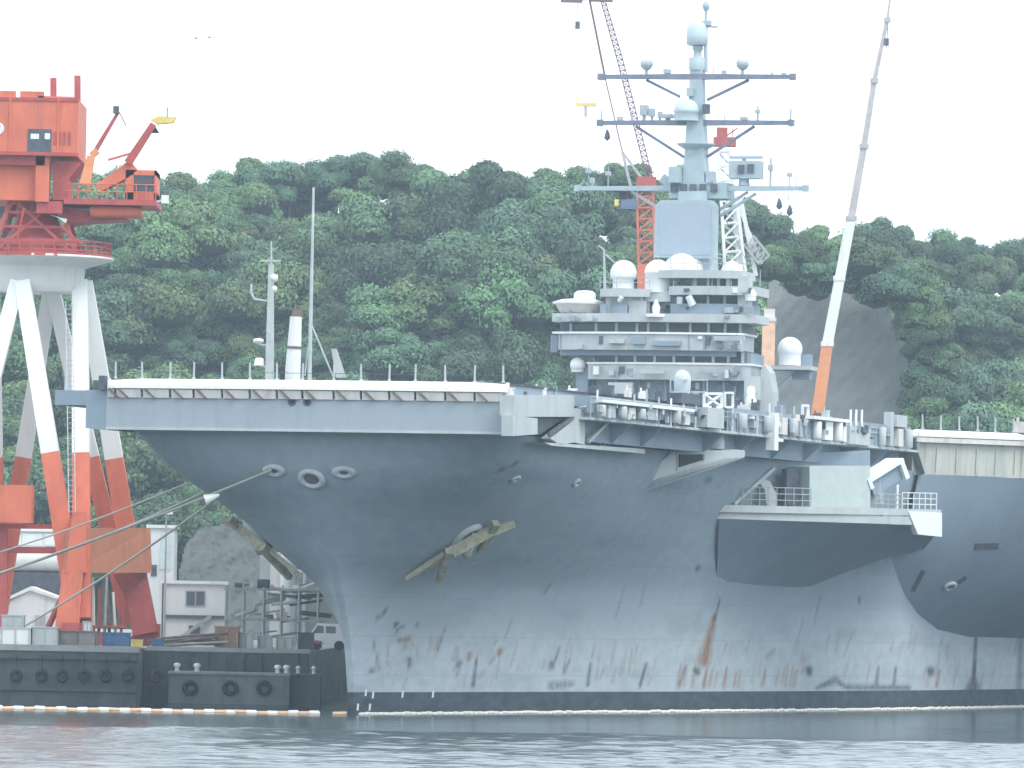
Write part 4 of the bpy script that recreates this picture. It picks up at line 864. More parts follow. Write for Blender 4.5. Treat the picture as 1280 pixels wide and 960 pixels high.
# ------------------------------------------------------------------ red and white portal crane
cr0 = at(46, 790, 455); crane = empty('portal_crane', (cr0.x, 455, QZ)); tag(crane, 'red jib crane on tall white and red splayed legs at the quay', 'crane')
CO = Vector((cr0.x, 455, QZ))
def K(px, py, Y=455.0): return at(px, py, Y) - CO
zsplit = K(100, 570).z
def leg(a, c, w0, w1):
    a = Vector(a); c = Vector(c); t = (a.z - zsplit) / (a.z - c.z); m = a.lerp(c, t); wm = w0 + (w1 - w0) * t
    MB().bar(a, m, w0, wm).build('leg_upper', CWHITE, crane); MB().bar(m, c, wm, w1).build('leg_lower', RED, crane)
T0, T1, Tb, T3 = K(28, 352, 451.5), K(100, 352, 454.5), K(64, 354, 459), K(-10, 354, 456)
N1, N2, N3, N4 = K(97, 775, 448), K(177, 780, 459), K(-90, 780, 449), K(-4, 780, 462)
leg(T0, N1, 1.05, 1.35); leg(T0 - Vector((.3, 0, 0)), N3, 1.0, 1.3); leg(T1, N1 + Vector((.3, 0, 0)), 1.05, 1.25); leg(T1 + Vector((.3, .3, 0)), N2, 1.05, 1.4); leg(Tb, N2 - Vector((.8, 0, 0)), .95, 1.2); leg(Tb, N4, .95, 1.2); leg(T3, N3, 1, 1.2); leg(T3, N4, 1, 1.2)
MB().lathe(K(46, 362, 455), [(2.7, -.2), (3.15, .3), (3.25, 1.4), (3.35, 1.5), (5.0, 2.0), (5.15, 2.05), (5.15, 2.2), (3, 2.25)], 28).build('slewing_ring_platform', CWHITE, crane)
MB().slab([K(92, 660, 447), K(188, 660, 457), K(190, 716, 457), K(88, 716, 447)], (-.6, .8, 0)).build('sill_girder', mat('crane_faded_red', (0.58, 0.23, 0.13), .6, var=.12, streak=.2), crane)
b = MB(); b.hexa([K(82, 716, 446.5), K(108, 716, 447), K(108, 716, 448.5), K(82, 716, 448.5)] * 1 + [K(90, 640, 446.8), K(108, 640, 447.2), K(108, 640, 448.4), K(90, 640, 448.4)]); b.build('leg_shoe', RED, crane)
MB().bar(K(92, 712, 447.3), K(84, 790, 447.3), 1.35, 1.6).build('leg_shoe', RED, crane)
MB().bar(K(168, 712, 457.5), K(182, 792, 457.5), 1.5, 1.7).build('leg_shoe', RED2, crane)
MB().bar(K(150, 716, 457.3), K(176, 770, 457.3), .9, .7).build('leg_knee', RED2, crane)
for px, Y in ((88, 447), (104, 448), (176, 458), (190, 458)): q = K(px, 792, Y); MB().box(q.x - .55, q.x + .55, q.y - .6, q.y + .6, 0.0, 1.5).tube((q.x - .3, q.y - .65, .4), (q.x - .3, q.y + .65, .4), .38, .38, 14).build('bogie', RED2, crane)
for y0, y1, w_ in ((655, 660, .3), (684, 690, .45)): MB().bar(K(-60, (y0 + y1) / 2, 450), K(94, (y0 + y1) / 2 + 1, 448.5), w_).build('tie_beam', RED2, crane)
MB().box(K(-30, 630, 446).x, K(40, 630, 446).x, -9.5, -7, K(0, 653, 446).z, K(0, 606, 446).z).build('electrical_house', RED, crane)
MB().bar(K(4, 655, 447), K(4, 785, 447), .55).build('house_column', RED2, crane)
MB().bar(K(60, 785, 450), K(92, 715, 448), .3).build('leg_stay', RED2, crane)
b = MB(); la_, lb_ = K(91, 640, 447), K(87, 380, 452)
for s_ in (-.22, .22): b.bar(la_ + Vector((s_, -.6, 0)), lb_ + Vector((s_, -.6, 0)), .06)
for k in range(40): p_ = la_.lerp(lb_, k / 40); b.bar(p_ + Vector((-.22, -.6, 0)), p_ + Vector((.22, -.6, 0)), .04)
b.build('leg_ladder', ALU, crane)
# superstructure
b = MB(); zt = K(50, 128).z; zb = K(50, 199).z; x1 = K(102, 165).x; x0 = -9.5
b.box(x0, x1, -4, 5, zb, zt)
for px, w_, h in ((8, .9, .45), (45, .8, .45), (75, 1.2, .15), (-25, 1, .4)): q = K(px, 128); b.box(q.x - w_, q.x + w_, -3.9, -3.3, zt - .05, zt + h)
house = b.build('machinery_house', RED, crane)
for px in (-20, 18, 78): MB().box(K(px, 160).x - .06, K(px, 160).x + .06, -4.08, -3.98, zb, zt).build('house_rib', RED, house)
MB().box(x0, x1 + .05, -4.1, -3.95, zb - .02, zb + .22).build('house_sill', RED2, house); MB().box(x0, x1 + .05, -4.07, -3.9, zt - .2, zt + .02).build('house_cornice', RED2, house)
for k in range(4): MB().box(K(72 + k * 6, 180).x, K(75 + k * 6, 180).x, -4.05, -3.95, K(80, 186).z, K(80, 170).z).build('house_louvre', RED2, house)
q0, q1 = K(35, 161, 451), K(64, 191, 451)
MB().box(q0.x, q1.x, -4.06, -3.9, q1.z, q0.z).build('house_opening', DKGREY, house)
MB().box(q0.x + .2, q0.x + .75, -4.1, -4.0, q1.z + .9, q1.z + 1.25).build('opening_light', WHITE, house); MB().box(q1.x - .45, q1.x - .1, -4.1, -4.0, q1.z + .9, q1.z + 1.3).build('opening_light', WHITE, house)
c = K(-3, 161, 451); MB().torus((c.x, -4.02, c.z), (0, -1, 0), .36, .08).tube((c.x, -3.95, c.z), (c.x, -4.04, c.z), .33, .33, 18).build('round_emblem', WHITE, house)
for px, y0 in ((68, 99), (98, 96)): q = K(px, 140); r = K(px, y0); MB().bar((q.x, -1, zt - .2), (r.x, -1, r.z), .42).build('gantry_post', RED2, house)
MB().box(x0, K(52, 230).x, -3, 4.5, K(0, 253).z, K(0, 199).z - .6).build('lower_machinery_house', RED, crane)
MB().box(x0, K(60, 230).x, -3.6, 5, K(0, 199).z - .6, zb).build('house_underframe', RED2, crane)
MB().box(K(49, 230).x, K(66, 230).x, -3.6, -2.4, K(50, 256).z, zb).build('house_pillar', RED, crane)
MB().slab([K(66, 203, 452), K(102, 203, 452), K(86, 224, 452), K(86, 250, 452), K(66, 250, 452)], (0, 5, 0)).build('throat_bracket', RED2, crane)
za = K(100, 259).z; zc_ = K(100, 252).z
MB().box(K(84, 255).x, K(199, 255).x, -3.5, 3, za, zc_).build('jib_platform', RED2, crane)
q = K(116, 267); MB().tube((q.x, -2.5, q.z), (K(180, 268).x, -2.5, q.z), .42, .42, 12).build('counter_tank', RED, crane)
MB().slab([K(80, 258, 453), K(160, 274, 453), K(116, 276, 453), K(80, 280, 453)], (0, 4, 0)).build('platform_web', RED2, crane)
b = MB(); x0_, x1_ = K(160, 230).x, K(198, 230).x; zz0, zz1 = zc_, K(170, 216).z
b.box(x0_, x0_ + .55, -3, 2, zz0, zz1); b.box(x0_, x1_, -3, 2, zz1 - .35, zz1); b.box(x0_, x1_, -3, 2, zz0, zz0 + .55); b.box(x1_ - .12, x1_, -3, 2, zz0, zz1); cab_ = b.build('operator_cab', RED, crane)
MB().box(x0_ + .55, x1_ - .15, -2.9, 1.9, zz0 + .55, zz1 - .35).build('cab_glass', GLASS, cab_)
MB().slab([K(118, 232, 452), K(150, 209, 452), K(162, 200, 452), K(172, 212, 452), K(160, 222, 452), K(128, 238, 452)], (0, 1.5, 0)).build('boom_hinge_frame', RED, crane)
MB().bar(K(106, 232, 452), K(114, 195, 452), .75, .5).bar(K(114, 195, 452), K(122, 188, 452), .45).build('small_boom_base', ORANGE, crane)
MB().bar(K(116, 194, 452), K(148, 140, 452), .32, .2).build('small_boom', RED2, crane); MB().box(K(145, 140).x, K(152, 140).x, -3.3, -2.7, K(148, 146).z, K(148, 137).z).build('boom_head', DKGREY, crane)
MB().tube(K(149, 140, 452), K(158, 158, 452), .035).build('boom_wire', DKGREY, crane)
MB().bar(K(160, 204, 452), K(192, 155, 452), .55, .42).build('luffing_boom', RED2, crane); MB().bar(K(135, 200, 452), K(170, 190, 452), .16).build('boom_link', RED, crane)
MB().slab([K(188, 150, 452), K(198, 145, 452), K(220, 146, 452), K(216, 153, 452), K(196, 155, 452)], (0, .8, 0)).build('yellow_boom_head', YELLOW, crane)
MB().slab([K(190, 166, 452), K(199, 166, 452), K(194, 158, 452)], (0, .4, 0)).build('hook_block', BLACK, crane); MB().tube(K(209, 146, 452), K(209, 134, 452), .04).build('aerial', DKGREY, crane)
# latticed turret and railings
cxx = K(46, 300).x; z0, z1 = K(46, 322).z, K(46, 250).z; zr = K(46, 306).z
for t in (-1, 1):
    b = MB()
    for s in (-1, 1):
        b.bar((cxx + s * 2.9, t * 2.9, z0), (cxx + s * 1.6, t * 2.0, z1), .3); b.bar((cxx + s * 2.9, t * 2.9, z0), (cxx - s * 1.6, t * 2.0, z1), .18)
    for zz in (.25, .5, .75): h = z0 + (z1 - z0) * zz; w_ = 2.9 - 1.3 * zz; b.bar((cxx - w_, t * (2.9 - .9 * zz), h), (cxx + w_, t * (2.9 - .9 * zz), h), .18)
    b.build('turret_frame', RED2, crane)
MB().lathe((cxx, 0, z0), [(2.2, 0), (2.0, 1.2), (1.4, 2.6), (1.4, z1 - z0)], 18).build('slewing_column', RED2, crane)
MB().box(K(50, 270).x, K(82, 270).x, -3.4, -2, K(60, 270).z, K(60, 255).z).build('access_landing', RED2, crane); MB().slab([K(62, 268, 452), K(84, 274, 452), K(82, 279, 452), K(72, 272, 452)], (0, .3, 0)).build('landing_gusset', WHITE, crane)
b = MB(); n = 40; R = 5.0
for k in range(n):
    a0, a1 = 2 * math.pi * k / n, 2 * math.pi * (k + 1) / n; p = Vector((cxx + R * math.cos(a0), R * math.sin(a0), z0 - .1)); q = Vector((cxx + R * math.cos(a1), R * math.sin(a1), z0 - .1))
    b.bar(p, p + Vector((0, 0, 1.1)), .09)
    for h in (.15, .45, .78, 1.1): b.bar(p + Vector((0, 0, h)), q + Vector((0, 0, h)), .09 if h > .2 else .3)
b.build('ring_railing', RED2, crane)
b = MB(); b.bar(K(76, 282, 452), K(100, 305, 451), .15); b.bar(K(30, 260, 451), K(20, 305, 451), .12); b.build('access_stair', RED2, crane)
b = MB(); zp = zc_
for px in range(90, 200, 12): q = K(px, 250); b.tube((q.x, -3.5, zp), (q.x, -3.5, zp + 1), .04)
for h in (.5, 1.0): b.tube((K(86, 250).x, -3.5, zp + h), (K(200, 250).x, -3.5, zp + h), .04)
b.build('platform_railing', RED, crane); MB().box(K(205, 250).x, K(214, 250).x, -3.4, -3, zp - .2, zp + .35).bar((K(198, 252).x, -3.2, zp - .1), (K(206, 252).x, -3.2, zp), .12).build('flood_light', WHITE, crane)

# ------------------------------------------------------------------ cranes behind the ship
mc0 = at(1021, 540, 700); mcz = QZ; mc = empty('mobile_crane', (mc0.x - 1.2, 700, mcz)); tag(mc, 'telescopic mobile crane boom, orange at the foot and pale above', 'crane'); MO = Vector((mc0.x - 1.2, 700, mcz))
def M(px, py, Y=700.0): return at(px, py, Y) - MO
foot = M(1018, 560)
MB().box(-5, 5, -1.4, 1.4, .9, 2.2).build('carrier_chassis', ORANGE, mc); MB().box(-1.5, 3.5, -1.3, 1.3, 2.2, 4.2).build('crane_superstructure', ORANGE, mc)
for x in (-3.8, -2.2, 2.2, 3.8):
    for y in (-1.3, 1.3): MB().tube((x, y - .2, .65), (x, y + .2, .65), .65, .65, 16).build('wheel', BLACK, mc)
b0 = Vector((.2, 0, 3.6))
MB().bar(b0, M(1022.5, 512), 1.35, 1.25).bar(M(1022.5, 512), M(1034, 430), 1.25, 1.15).build('boom_base_section', ORANGE, mc)
MB().bar(M(1034, 431), M(1064, 272), 1.1, 1.0).build('boom_second_section', CWHITE, mc)
MB().bar(M(1064, 273), M(1080, 182), .78, .7).build('boom_third_section', mat('boom_grey', (0.45, .42, .42), .5), mc); MB().bar(M(1080, 183), M(1093, 100), .62, .56).build('boom_fourth_section', MATS['boom_grey'], mc); MB().bar(M(1093, 101), M(1109, 25), .48, .4).build('boom_fifth_section', MATS['boom_grey'], mc)
for x, y, w_ in ((1064, 273, 1.15), (1080, 183, .95), (1093, 101, .85), (1109, 25, .7), (1049, 348, 1.2), (1034, 430, 1.3)): q = M(x, y); MB().box(q.x - w_ / 2, q.x + w_ / 2, -w_ / 2, w_ / 2, q.z - .25, q.z + .25).build('boom_collar', MATS['boom_grey'] if y < 300 else CWHITE, mc)
MB().bar(M(1109, 25), M(1114, -12), .25, .2).build('fly_jib', MATS['boom_grey'], mc); MB().box(M(1105, 52).x, M(1111, 52).x, -.3, .3, M(1108, 57).z, M(1108, 48).z).build('boom_winch', DKGREY, mc); MB().tube(M(1113, -8), M(1108, 60), .04).build('hoist_wire', DKGREY, mc)

lc0 = at(806, 700, 720); lat = empty('luffing_crane', (lc0.x, 720, QZ)); tag(lat, 'red lattice luffing crane rising behind the radar mast', 'crane'); LO = Vector((lc0.x, 720, QZ))
def Q(px, py, Y=720.0): return at(px, py, Y) - LO
def lattice(b, a, c, w0, w1, n, r):
    a = Vector(a); c = Vector(c); d = (c - a).normalized(); x = d.cross(Vector((0, 1, 0))).normalized(); y = x.cross(d)
    cor = lambda t, i: a.lerp(c, t) + (x * (1, 1, -1, -1)[i] + y * (1, -1, -1, 1)[i]) * (w0 + (w1 - w0) * t) / 2
    for k in range(n):
        for i in range(4):
            b.bar(cor(k / n, i), cor((k + 1) / n, i), r * 1.4); b.bar(cor(k / n, i), cor((k + 1) / n, (i + 1) % 4), r); b.bar(cor((k + 1) / n, i), cor((k + 1) / n, (i + 1) % 4), r)
    return b
b = lattice(MB(), Q(808, 330), Q(806, 232), 1.7, 1.7, 7, .16); b.bar((0, 0, 0), Q(808, 330), 1.9, 1.9); b.build('lattice_tower', RED, lat)
q = Q(806, 238); MB().box(q.x - .9, q.x + 1.2, -1.4, 1.4, q.z, q.z + 1.4).build('slewing_cab', RED2, lat)
MB().box(Q(776, 250).x, Q(797, 250).x, -1, 1, Q(785, 262).z, Q(785, 250).z).build('counterweight', mat('dull_blue_paint', (.12, .17, .26), .7), lat); MB().box(Q(768, 262).x, Q(773, 262).x, -1.2, .4, Q(770, 258).z, Q(770, 250).z).bar(Q(770, 254), Q(780, 256), .2).build('yellow_cabinet', YELLOW, lat)
MB().bar(Q(790, 240), Q(778, 190), .3).bar(Q(778, 190), Q(806, 228), .25).build('gantry_frame', ALU, lat)
lattice(MB(), Q(812, 222), Q(775, 75), .6, .6, 22, .07).build('luffing_jib', mat('jib_dark_maroon', (0.20, .10, .11), .6), lat)
lattice(MB(), Q(775, 75), Q(750, -12), .6, .45, 14, .07).build('luffing_jib_tip', MATS['jib_dark_maroon'], lat)
MB().tube(Q(778, 190), Q(757, 100), .07).tube(Q(757, 100), Q(735, -10), .12).build('pendant_rope', MATS['jib_dark_maroon'], lat)
MB().box(Q(701, 0).x, Q(728, 0).x, -.4, .4, Q(715, 3).z, Q(715, -4).z).box(Q(738, 0).x, Q(766, 0).x, -.4, .4, Q(750, 2).z, Q(750, -4).z).tube(Q(715, 0), Q(752, -2), .12).build('jib_head', MATS['jib_dark_maroon'], lat)
MB().tube(Q(722, 0), Q(721.5, 34), .03).box(Q(719, 30).x, Q(725, 30).x, -.3, .3, Q(722, 36).z, Q(722, 27).z).build('overhaul_ball', DKGREY, lat)
yb = empty('lifting_spreader', at(732, 148, 718)); tag(yb, 'yellow lifting spreader with two prongs hanging left of the yardarms', 'spreader'); YO = Vector(yb.location)
def Yp(px, py): return at(px, py, 718) - YO
MB().bar(Yp(720, 131), Yp(745, 131), .38).build('spreader_beam', YELLOW, yb); MB().bar(Yp(721, 131), Yp(720, 117), .12).bar(Yp(744, 131), Yp(745, 117), .12).build('spreader_prong', YELLOW, yb); MB().bar(Yp(732, 132), Yp(732, 146), .3).build('spreader_swivel', ALU, yb); MB().tube(Yp(720.5, 118), Yp(721, 36), .025).tube(Yp(744.5, 118), Yp(721, 36), .02).build('spreader_sling', ALU, yb)

wt0 = at(920, 700, 715); wt = empty('white_tower_crane', (wt0.x, 715, QZ)); tag(wt, 'white lattice crane tower with a red cab right of the mast', 'crane'); WO = Vector((wt0.x, 715, QZ))
def Wc(px, py): return at(px, py, 715) - WO
b = MB(); lattice(b, Wc(920, 350), Wc(905, 190), 2.2, 1.2, 9, .2); b.bar((0, 0, 0), Wc(920, 350), 2.4, 2.2); b.bar(Wc(928, 345), Wc(918, 240), 1.0, .7); b.build('white_lattice_tower', CWHITE, wt)
MB().bar(Wc(945, 345), Wc(925, 245), .45).bar(Wc(952, 330), Wc(920, 250), .35).build('tower_back_stay', CWHITE, wt)
MB().box(Wc(892, 170).x, Wc(920, 170).x, -1, 1, Wc(905, 183).z, Wc(905, 172).z).box(Wc(896, 170).x, Wc(909, 170).x, -.9, .9, Wc(905, 172).z, Wc(905, 160).z).build('red_cab', RED2, wt); MB().bar(Wc(905, 172), Wc(922, 160), .15).tube(Wc(916, 172), Wc(916, 160), .05).build('cab_rail', RED2, wt)
lattice(MB(), Wc(935, 300), Wc(955, 325), 1.4, 1.4, 4, .14).build('tower_platform', ALU, wt)
oc = empty('orange_column', (at(957, 600, 690).x, 690, QZ)); tag(oc, 'pale orange column just right of the island bridge', 'column'); OO = Vector(oc.location)
z1 = at(957, 402, 690).z - QZ; MB().box(-.65, .65, -.65, .65, 0, z1).build('column_shaft', mat('pale_orange_paint', (0.78, .5, .33), .6), oc); MB().box(-.75, .75, -.75, .75, z1, z1 + .4).box(-.5, .6, -.5, .5, z1 + .4, z1 + 1.3).build('column_cap', NETW, oc)

# masts on the quay just behind the bow ------------------------------------------
sm0 = at(338, 780, 475); sm_ = empty('signal_mast', (sm0.x, 475, QZ)); tag(sm_, 'grey signal mast with side arm standing behind the bow deck', 'mast'); SO = Vector(sm_.location)
def Sm(px, py): return at(px, py, 475) - Vector((sm0.x, 475, QZ))
MB().bar((Sm(336, 465).x, 0, 0), Sm(337, 465), .75, .6).bar(Sm(337, 465), Sm(339, 330), .6, .38).build('mast_trunk', mat('mast_pale_grey', (0.46, .52, .52), .5), sm_); MB().tube(Sm(339, 332), Sm(339, 301), .08, .05).bar(Sm(326, 326), Sm(351, 326), .12).build('mast_top', MATS['mast_pale_grey'], sm_)
MB().path([Sm(337, 377), Sm(318, 374), Sm(314, 366), Sm(314, 355)], .09).build('side_arm', MATS['mast_pale_grey'], sm_); MB().lathe(Sm(342, 353), [(.1, 0), (.3, .15), (.3, .5), (.1, .6)], 10).lathe(Sm(342, 366), [(.1, 0), (.25, .15), (.25, .4), (.1, .5)], 10).build('mast_lamp', WHITE, sm_)
MB().lathe(Sm(323, 430), [(.1, 0), (.4, .15), (.35, .35), (.1, .42)], 12).bar(Sm(323, 430), Sm(335, 432), .1).build('flood_lamp', WHITE, sm_); MB().lathe(Sm(324, 457), [(.38, 0), (.3, .5), (.2, .55)], 12).bar(Sm(324, 457), Sm(335, 459), .12).build('horn_speaker', WHITE, sm_)
ex0 = at(369, 780, 478); ex = empty('exhaust_stack', (ex0.x, 478, QZ)); tag(ex, 'white exhaust stack with a brown top behind the bow deck', 'stack')
def Ex(px, py): return at(px, py, 478) - Vector((ex0.x, 478, QZ))
MB().tube((Ex(366, 465).x, 0, 0), Ex(366, 465), .6, .55, 12).tube(Ex(366, 465), Ex(370, 396), .55, .42, 12).build('stack_pipe', WHITE, ex); MB().tube(Ex(370, 398), Ex(371, 386), .36, .3, 12).bar(Ex(371, 390), Ex(381, 392), .2).build('stack_tip', BROWN, ex); MB().tube(Ex(367.4, 436), Ex(367.5, 433), .56, .56, 12).build('stack_band', BROWN, ex)
fp0 = at(387, 780, 472); fp = empty('flagpole', (fp0.x, 472, QZ)); tag(fp, 'tall thin grey flagpole with slanting stays behind the bow deck', 'flagpole')
def Fp(px, py): return at(px, py, 472) - Vector((fp0.x, 472, QZ))
MB().tube((Fp(387, 470).x, 0, 0), Fp(387, 466), .17, .15, 10).tube(Fp(387, 466), Fp(392, 234), .15, .08, 10).build('pole', MATS['mast_pale_grey'], fp); MB().tube(Fp(389, 405), Fp(416, 470), .06).tube(Fp(389, 405), Fp(381, 470), .05).build('stay', MATS['mast_pale_grey'], fp); MB().slab([Fp(414, 436), Fp(421, 436), Fp(433, 472), Fp(420, 472)], (0, .3, 0)).build('stay_gusset', GREY2, fp)

# ------------------------------------------------------------------ buildings and yard clutter on the quay
def block(name, rect, Y, depth, m, label, cat, roof=None, zbase=QZ):
    x0, y0, x1, y1 = rect; p, q = at(x0, (y0 + y1) / 2, Y), at(x1, (y0 + y1) / 2, Y); zt = at((x0 + x1) / 2, y0, Y).z
    o = empty(name, ((p.x + q.x) / 2, Y + depth / 2, zbase)); hw = (q.x - p.x) / 2
    MB().box(-hw, hw, -depth / 2, depth / 2, 0, zt - zbase).build('wall', m, o)
    if roof: MB().box(-hw - .15, hw + .15, -depth / 2 - .2, depth / 2 + .2, zt - zbase, zt - zbase + .22).build('roof', roof, o)
    tag(o, label, cat); return o, hw, depth, zt - zbase
o, hw, d, h = block('site_office', (203, 730, 282, 812), 470, 6, WALLW, 'two storey white prefab site office with one dark window', 'building', WHITE)
def onfront(o, hw, d, name, px0, py0, px1, py1, Y, m, t=.06):
    a, c = at(px0, (py0 + py1) / 2, Y), at(px1, (py0 + py1) / 2, Y); z1, z0 = at((px0 + px1) / 2, py0, Y).z, at((px0 + px1) / 2, py1, Y).z; L = o.location
    return MB().box(a.x - L.x, c.x - L.x, -d / 2 - t, -d / 2 + .04, z0 - L.z, z1 - L.z).build(name, m, o)
w_ = onfront(o, hw, d, 'window_frame', 232, 738, 257, 758, 470, ALU); onfront(o, hw, d, 'window_pane', 233.5, 739.5, 243.5, 756.5, 470, GLASS, .09); onfront(o, hw, d, 'window_pane', 245.5, 739.5, 255.5, 756.5, 470, GLASS, .09)
onfront(o, hw, d, 'storey_band', 203, 769, 283, 773, 470, DKGREY, .2); onfront(o, hw, d, 'corner_post', 202, 729, 204, 812, 470, DKGREY, .2); onfront(o, hw, d, 'window_pane', 236, 782, 250, 792, 470, GLASS, .07)
MB().bar((-1.6, -3.6, 0), (1.2, -3.4, 2.1), .25).build('outside_stair', ALU, o)
o, hw, d, h = block('tall_white_hut', (184, 660, 217, 812), 485, 4, WALLW, 'tall narrow white hut beside the crane leg', 'hut', WHITE); onfront(o, hw, d, 'roller_panel', 200, 668, 214, 712, 485, mat('pale_cyan_panel', (.55, .66, .66), .5), .06); onfront(o, hw, d, 'dark_louvre', 189, 706, 196, 720, 485, DKGREY, .08)
o, hw, d, h = block('white_warehouse', (-40, 664, 96, 812), 500, 10, WALLW, 'white warehouse wall seen between the crane legs at far left', 'building', WHITE)
for x0 in (2, 28, 56): onfront(o, hw, d, 'wall_panel', x0, 667, x0 + 24, 682, 500, WHITE, .08)
onfront(o, hw, d, 'dark_strip', -40, 722, 96, 733, 500, DKGREY, .1); onfront(o, hw, d, 'pale_door', 60, 735, 74, 770, 500, ALU, .1)
for x0 in (8, 22, 80): onfront(o, hw, d, 'window_pane', x0, 742, x0 + 8, 752, 500, GLASS, .1)
# peaked tent-like shed
tp_ = at(38, 785, 470); sh = empty('white_shed', (tp_.x, 470, QZ)); tag(sh, 'low white shed with a peaked roof at the far left', 'shed'); SH = Vector((tp_.x, 470, QZ))
def Sh(px, py): return at(px, py, 470) - SH
MB().slab([Sh(6, 748), Sh(38, 733), Sh(78, 748), Sh(78, 751), Sh(38, 738), Sh(6, 752)], (0, 5, 0)).build('roof', WHITE, sh); MB().slab([Vector((Sh(9, 760).x, .2, 0)), Vector((Sh(74, 760).x, .2, 0)), Sh(74, 750) + Vector((0, .2, 0)), Sh(38, 738) + Vector((0, .2, 0)), Sh(9, 752) + Vector((0, .2, 0))], (0, 4.6, 0)).build('wall', WALLW, sh); MB().box(Sh(44, 760).x, Sh(56, 760).x, .05, .25, 0, 1.9).build('door', ALU, sh)
tr0 = at(44, 725, 480); tk = empty('tank_truck', (tr0.x, 480, QZ)); tag(tk, 'white tank truck parked in front of the warehouse', 'truck'); zz = at(60, 700, 480).z - QZ
MB().tube((-2.2, 0, zz), (2.9, 0, zz), .95, .95, 18).build('tank', WHITE, tk); MB().box(-4, -2.5, -1, 1, .6, zz + .6).build('cab', WHITE, tk); MB().box(-3.8, -2.7, -1.05, -.98, zz - .3, zz + .35).build('cab_window', GLASS, tk); MB().box(-4, 3, -.9, .9, .45, zz - .9).build('chassis', DKGREY, tk)
for x in (-3.2, .5, 2.0): MB().tube((x, -1.05, .45), (x, 1.05, .45), .45, .45, 16).build('wheel', BLACK, tk)
pk0 = at(135, 790, 452); pk = empty('pipe_rack', (pk0.x, 452, QZ)); tag(pk, 'rack of upright red and white pipes between the crane legs', 'pipe rack')
for i, px in enumerate((112, 118, 124, 131, 138, 146, 152)):
    x = at(px, 760, 452).x - pk0.x; h = at(px, (730, 722, 735, 718, 728, 740, 745)[i], 452).z - QZ; MB().tube((x, rr.uniform(-.4, .4), 0), (x + rr.uniform(-.3, .3), rr.uniform(-.4, .4), h), .11, .09, 8).build('pipe', (RED2, WHITE, RED2, ALU, BROWN, WHITE, RED2)[i], pk)
MB().box(-1.2, 1.3, -.5, .5, 1.2, 1.35).build('rack_beam', RED2, pk); MB().box(-1.1, .2, -.4, .4, 0, .9).build('rack_base', RED2, pk)
# lamp post
lp0 = at(205, 790, 466); lp = empty('lamp_post', (lp0.x, 466, QZ)); tag(lp, 'thin lamp post with a flat white head by the tall hut', 'lamp post'); zt = at(205, 643, 466).z - QZ
MB().tube((0, 0, 0), (0, 0, zt), .09, .06).build('post', ALU, lp); MB().box(-.4, .45, -.2, .2, zt, zt + .22).build('lamp_head', WHITE, lp)
# containers and small boxes on the quay edge
def crate(name, rect, Y, dp, m, label, cat, lid=None):
    o, hw, d, h = block(name, rect, Y, dp, m, label, cat, None)
    MB().box(-hw - .05, hw + .05, -dp / 2 - .05, dp / 2 + .05, h, h + .08).build('lid', lid or m, o)
    for sx_ in (-1, 0, 1): MB().box(sx_ * hw * .9 - .05, sx_ * hw * .9 + .05, -dp / 2 - .06, -dp / 2 + .02, .05, h - .05).build('rib', lid or m, o)
    return o
crate('brown_crate', (268, 784, 298, 812), 437, 1.6, TAN, 'brown wooden crate on the quay below the pipe scaffold', 'crate', mat('crate_trim', (.45, .3, .24), .8))
crate('white_container', (0, 786, 38, 812), 430, 2, WALLW, 'white container box on the quay edge at the far left', 'container', ALU); crate('grey_container', (40, 785, 72, 812), 430.5, 2, GREY2, 'pale grey container on the quay beside the crane foot', 'container', ALU)
crate('plank_stack', (72, 790, 122, 812), 432, 1.5, mat('grey_timber', (.24, .22, .22), .8, var=.2), 'stack of grey timber at the foot of the crane leg', 'timber', BROWN)
b_ = crate('blue_tarp_bundle', (128, 792, 162, 812), 434, 1.4, BLUE, 'blue tarpaulin covered bundle between the crane feet', 'bundle', BLUE); crate('blue_drum_box', (190, 800, 204, 812), 433, 1, BLUE, 'small blue box right of the crane foot', 'box', BLUE); crate('yellow_box', (164, 801, 178, 812), 432, .8, YELLOW, 'small yellow box between blue bundle and crane foot', 'box', YELLOW); crate('dark_bin', (372, 792, 392, 812), 440, 1.2, QUAY, 'dark bin left of the white van on the quay', 'bin', DKGREY); crate('white_cabinet', (298, 792, 316, 812), 438, 1, WALLW, 'white cabinet beside the brown crate on the quay', 'cabinet', ALU)
# pipes lying on the quay
pp = empty('pipe_heap', at(236, 812, 436)); pp.location.z = QZ; tag(pp, 'heap of long grey pipes lying on the quay edge', 'pipes')
for k in range(7): y = rr.uniform(-.6, .6); z = .12 + .16 * (k % 4); MB().tube((-2.2 + rr.uniform(-.5, .5), y, z), (2.3 + rr.uniform(-.5, .3), y + rr.uniform(-.3, .3), z + rr.uniform(0, .5)), .08, .08, 8).build('pipe', rr.choice([ALU, CONC, BROWN]), pp)
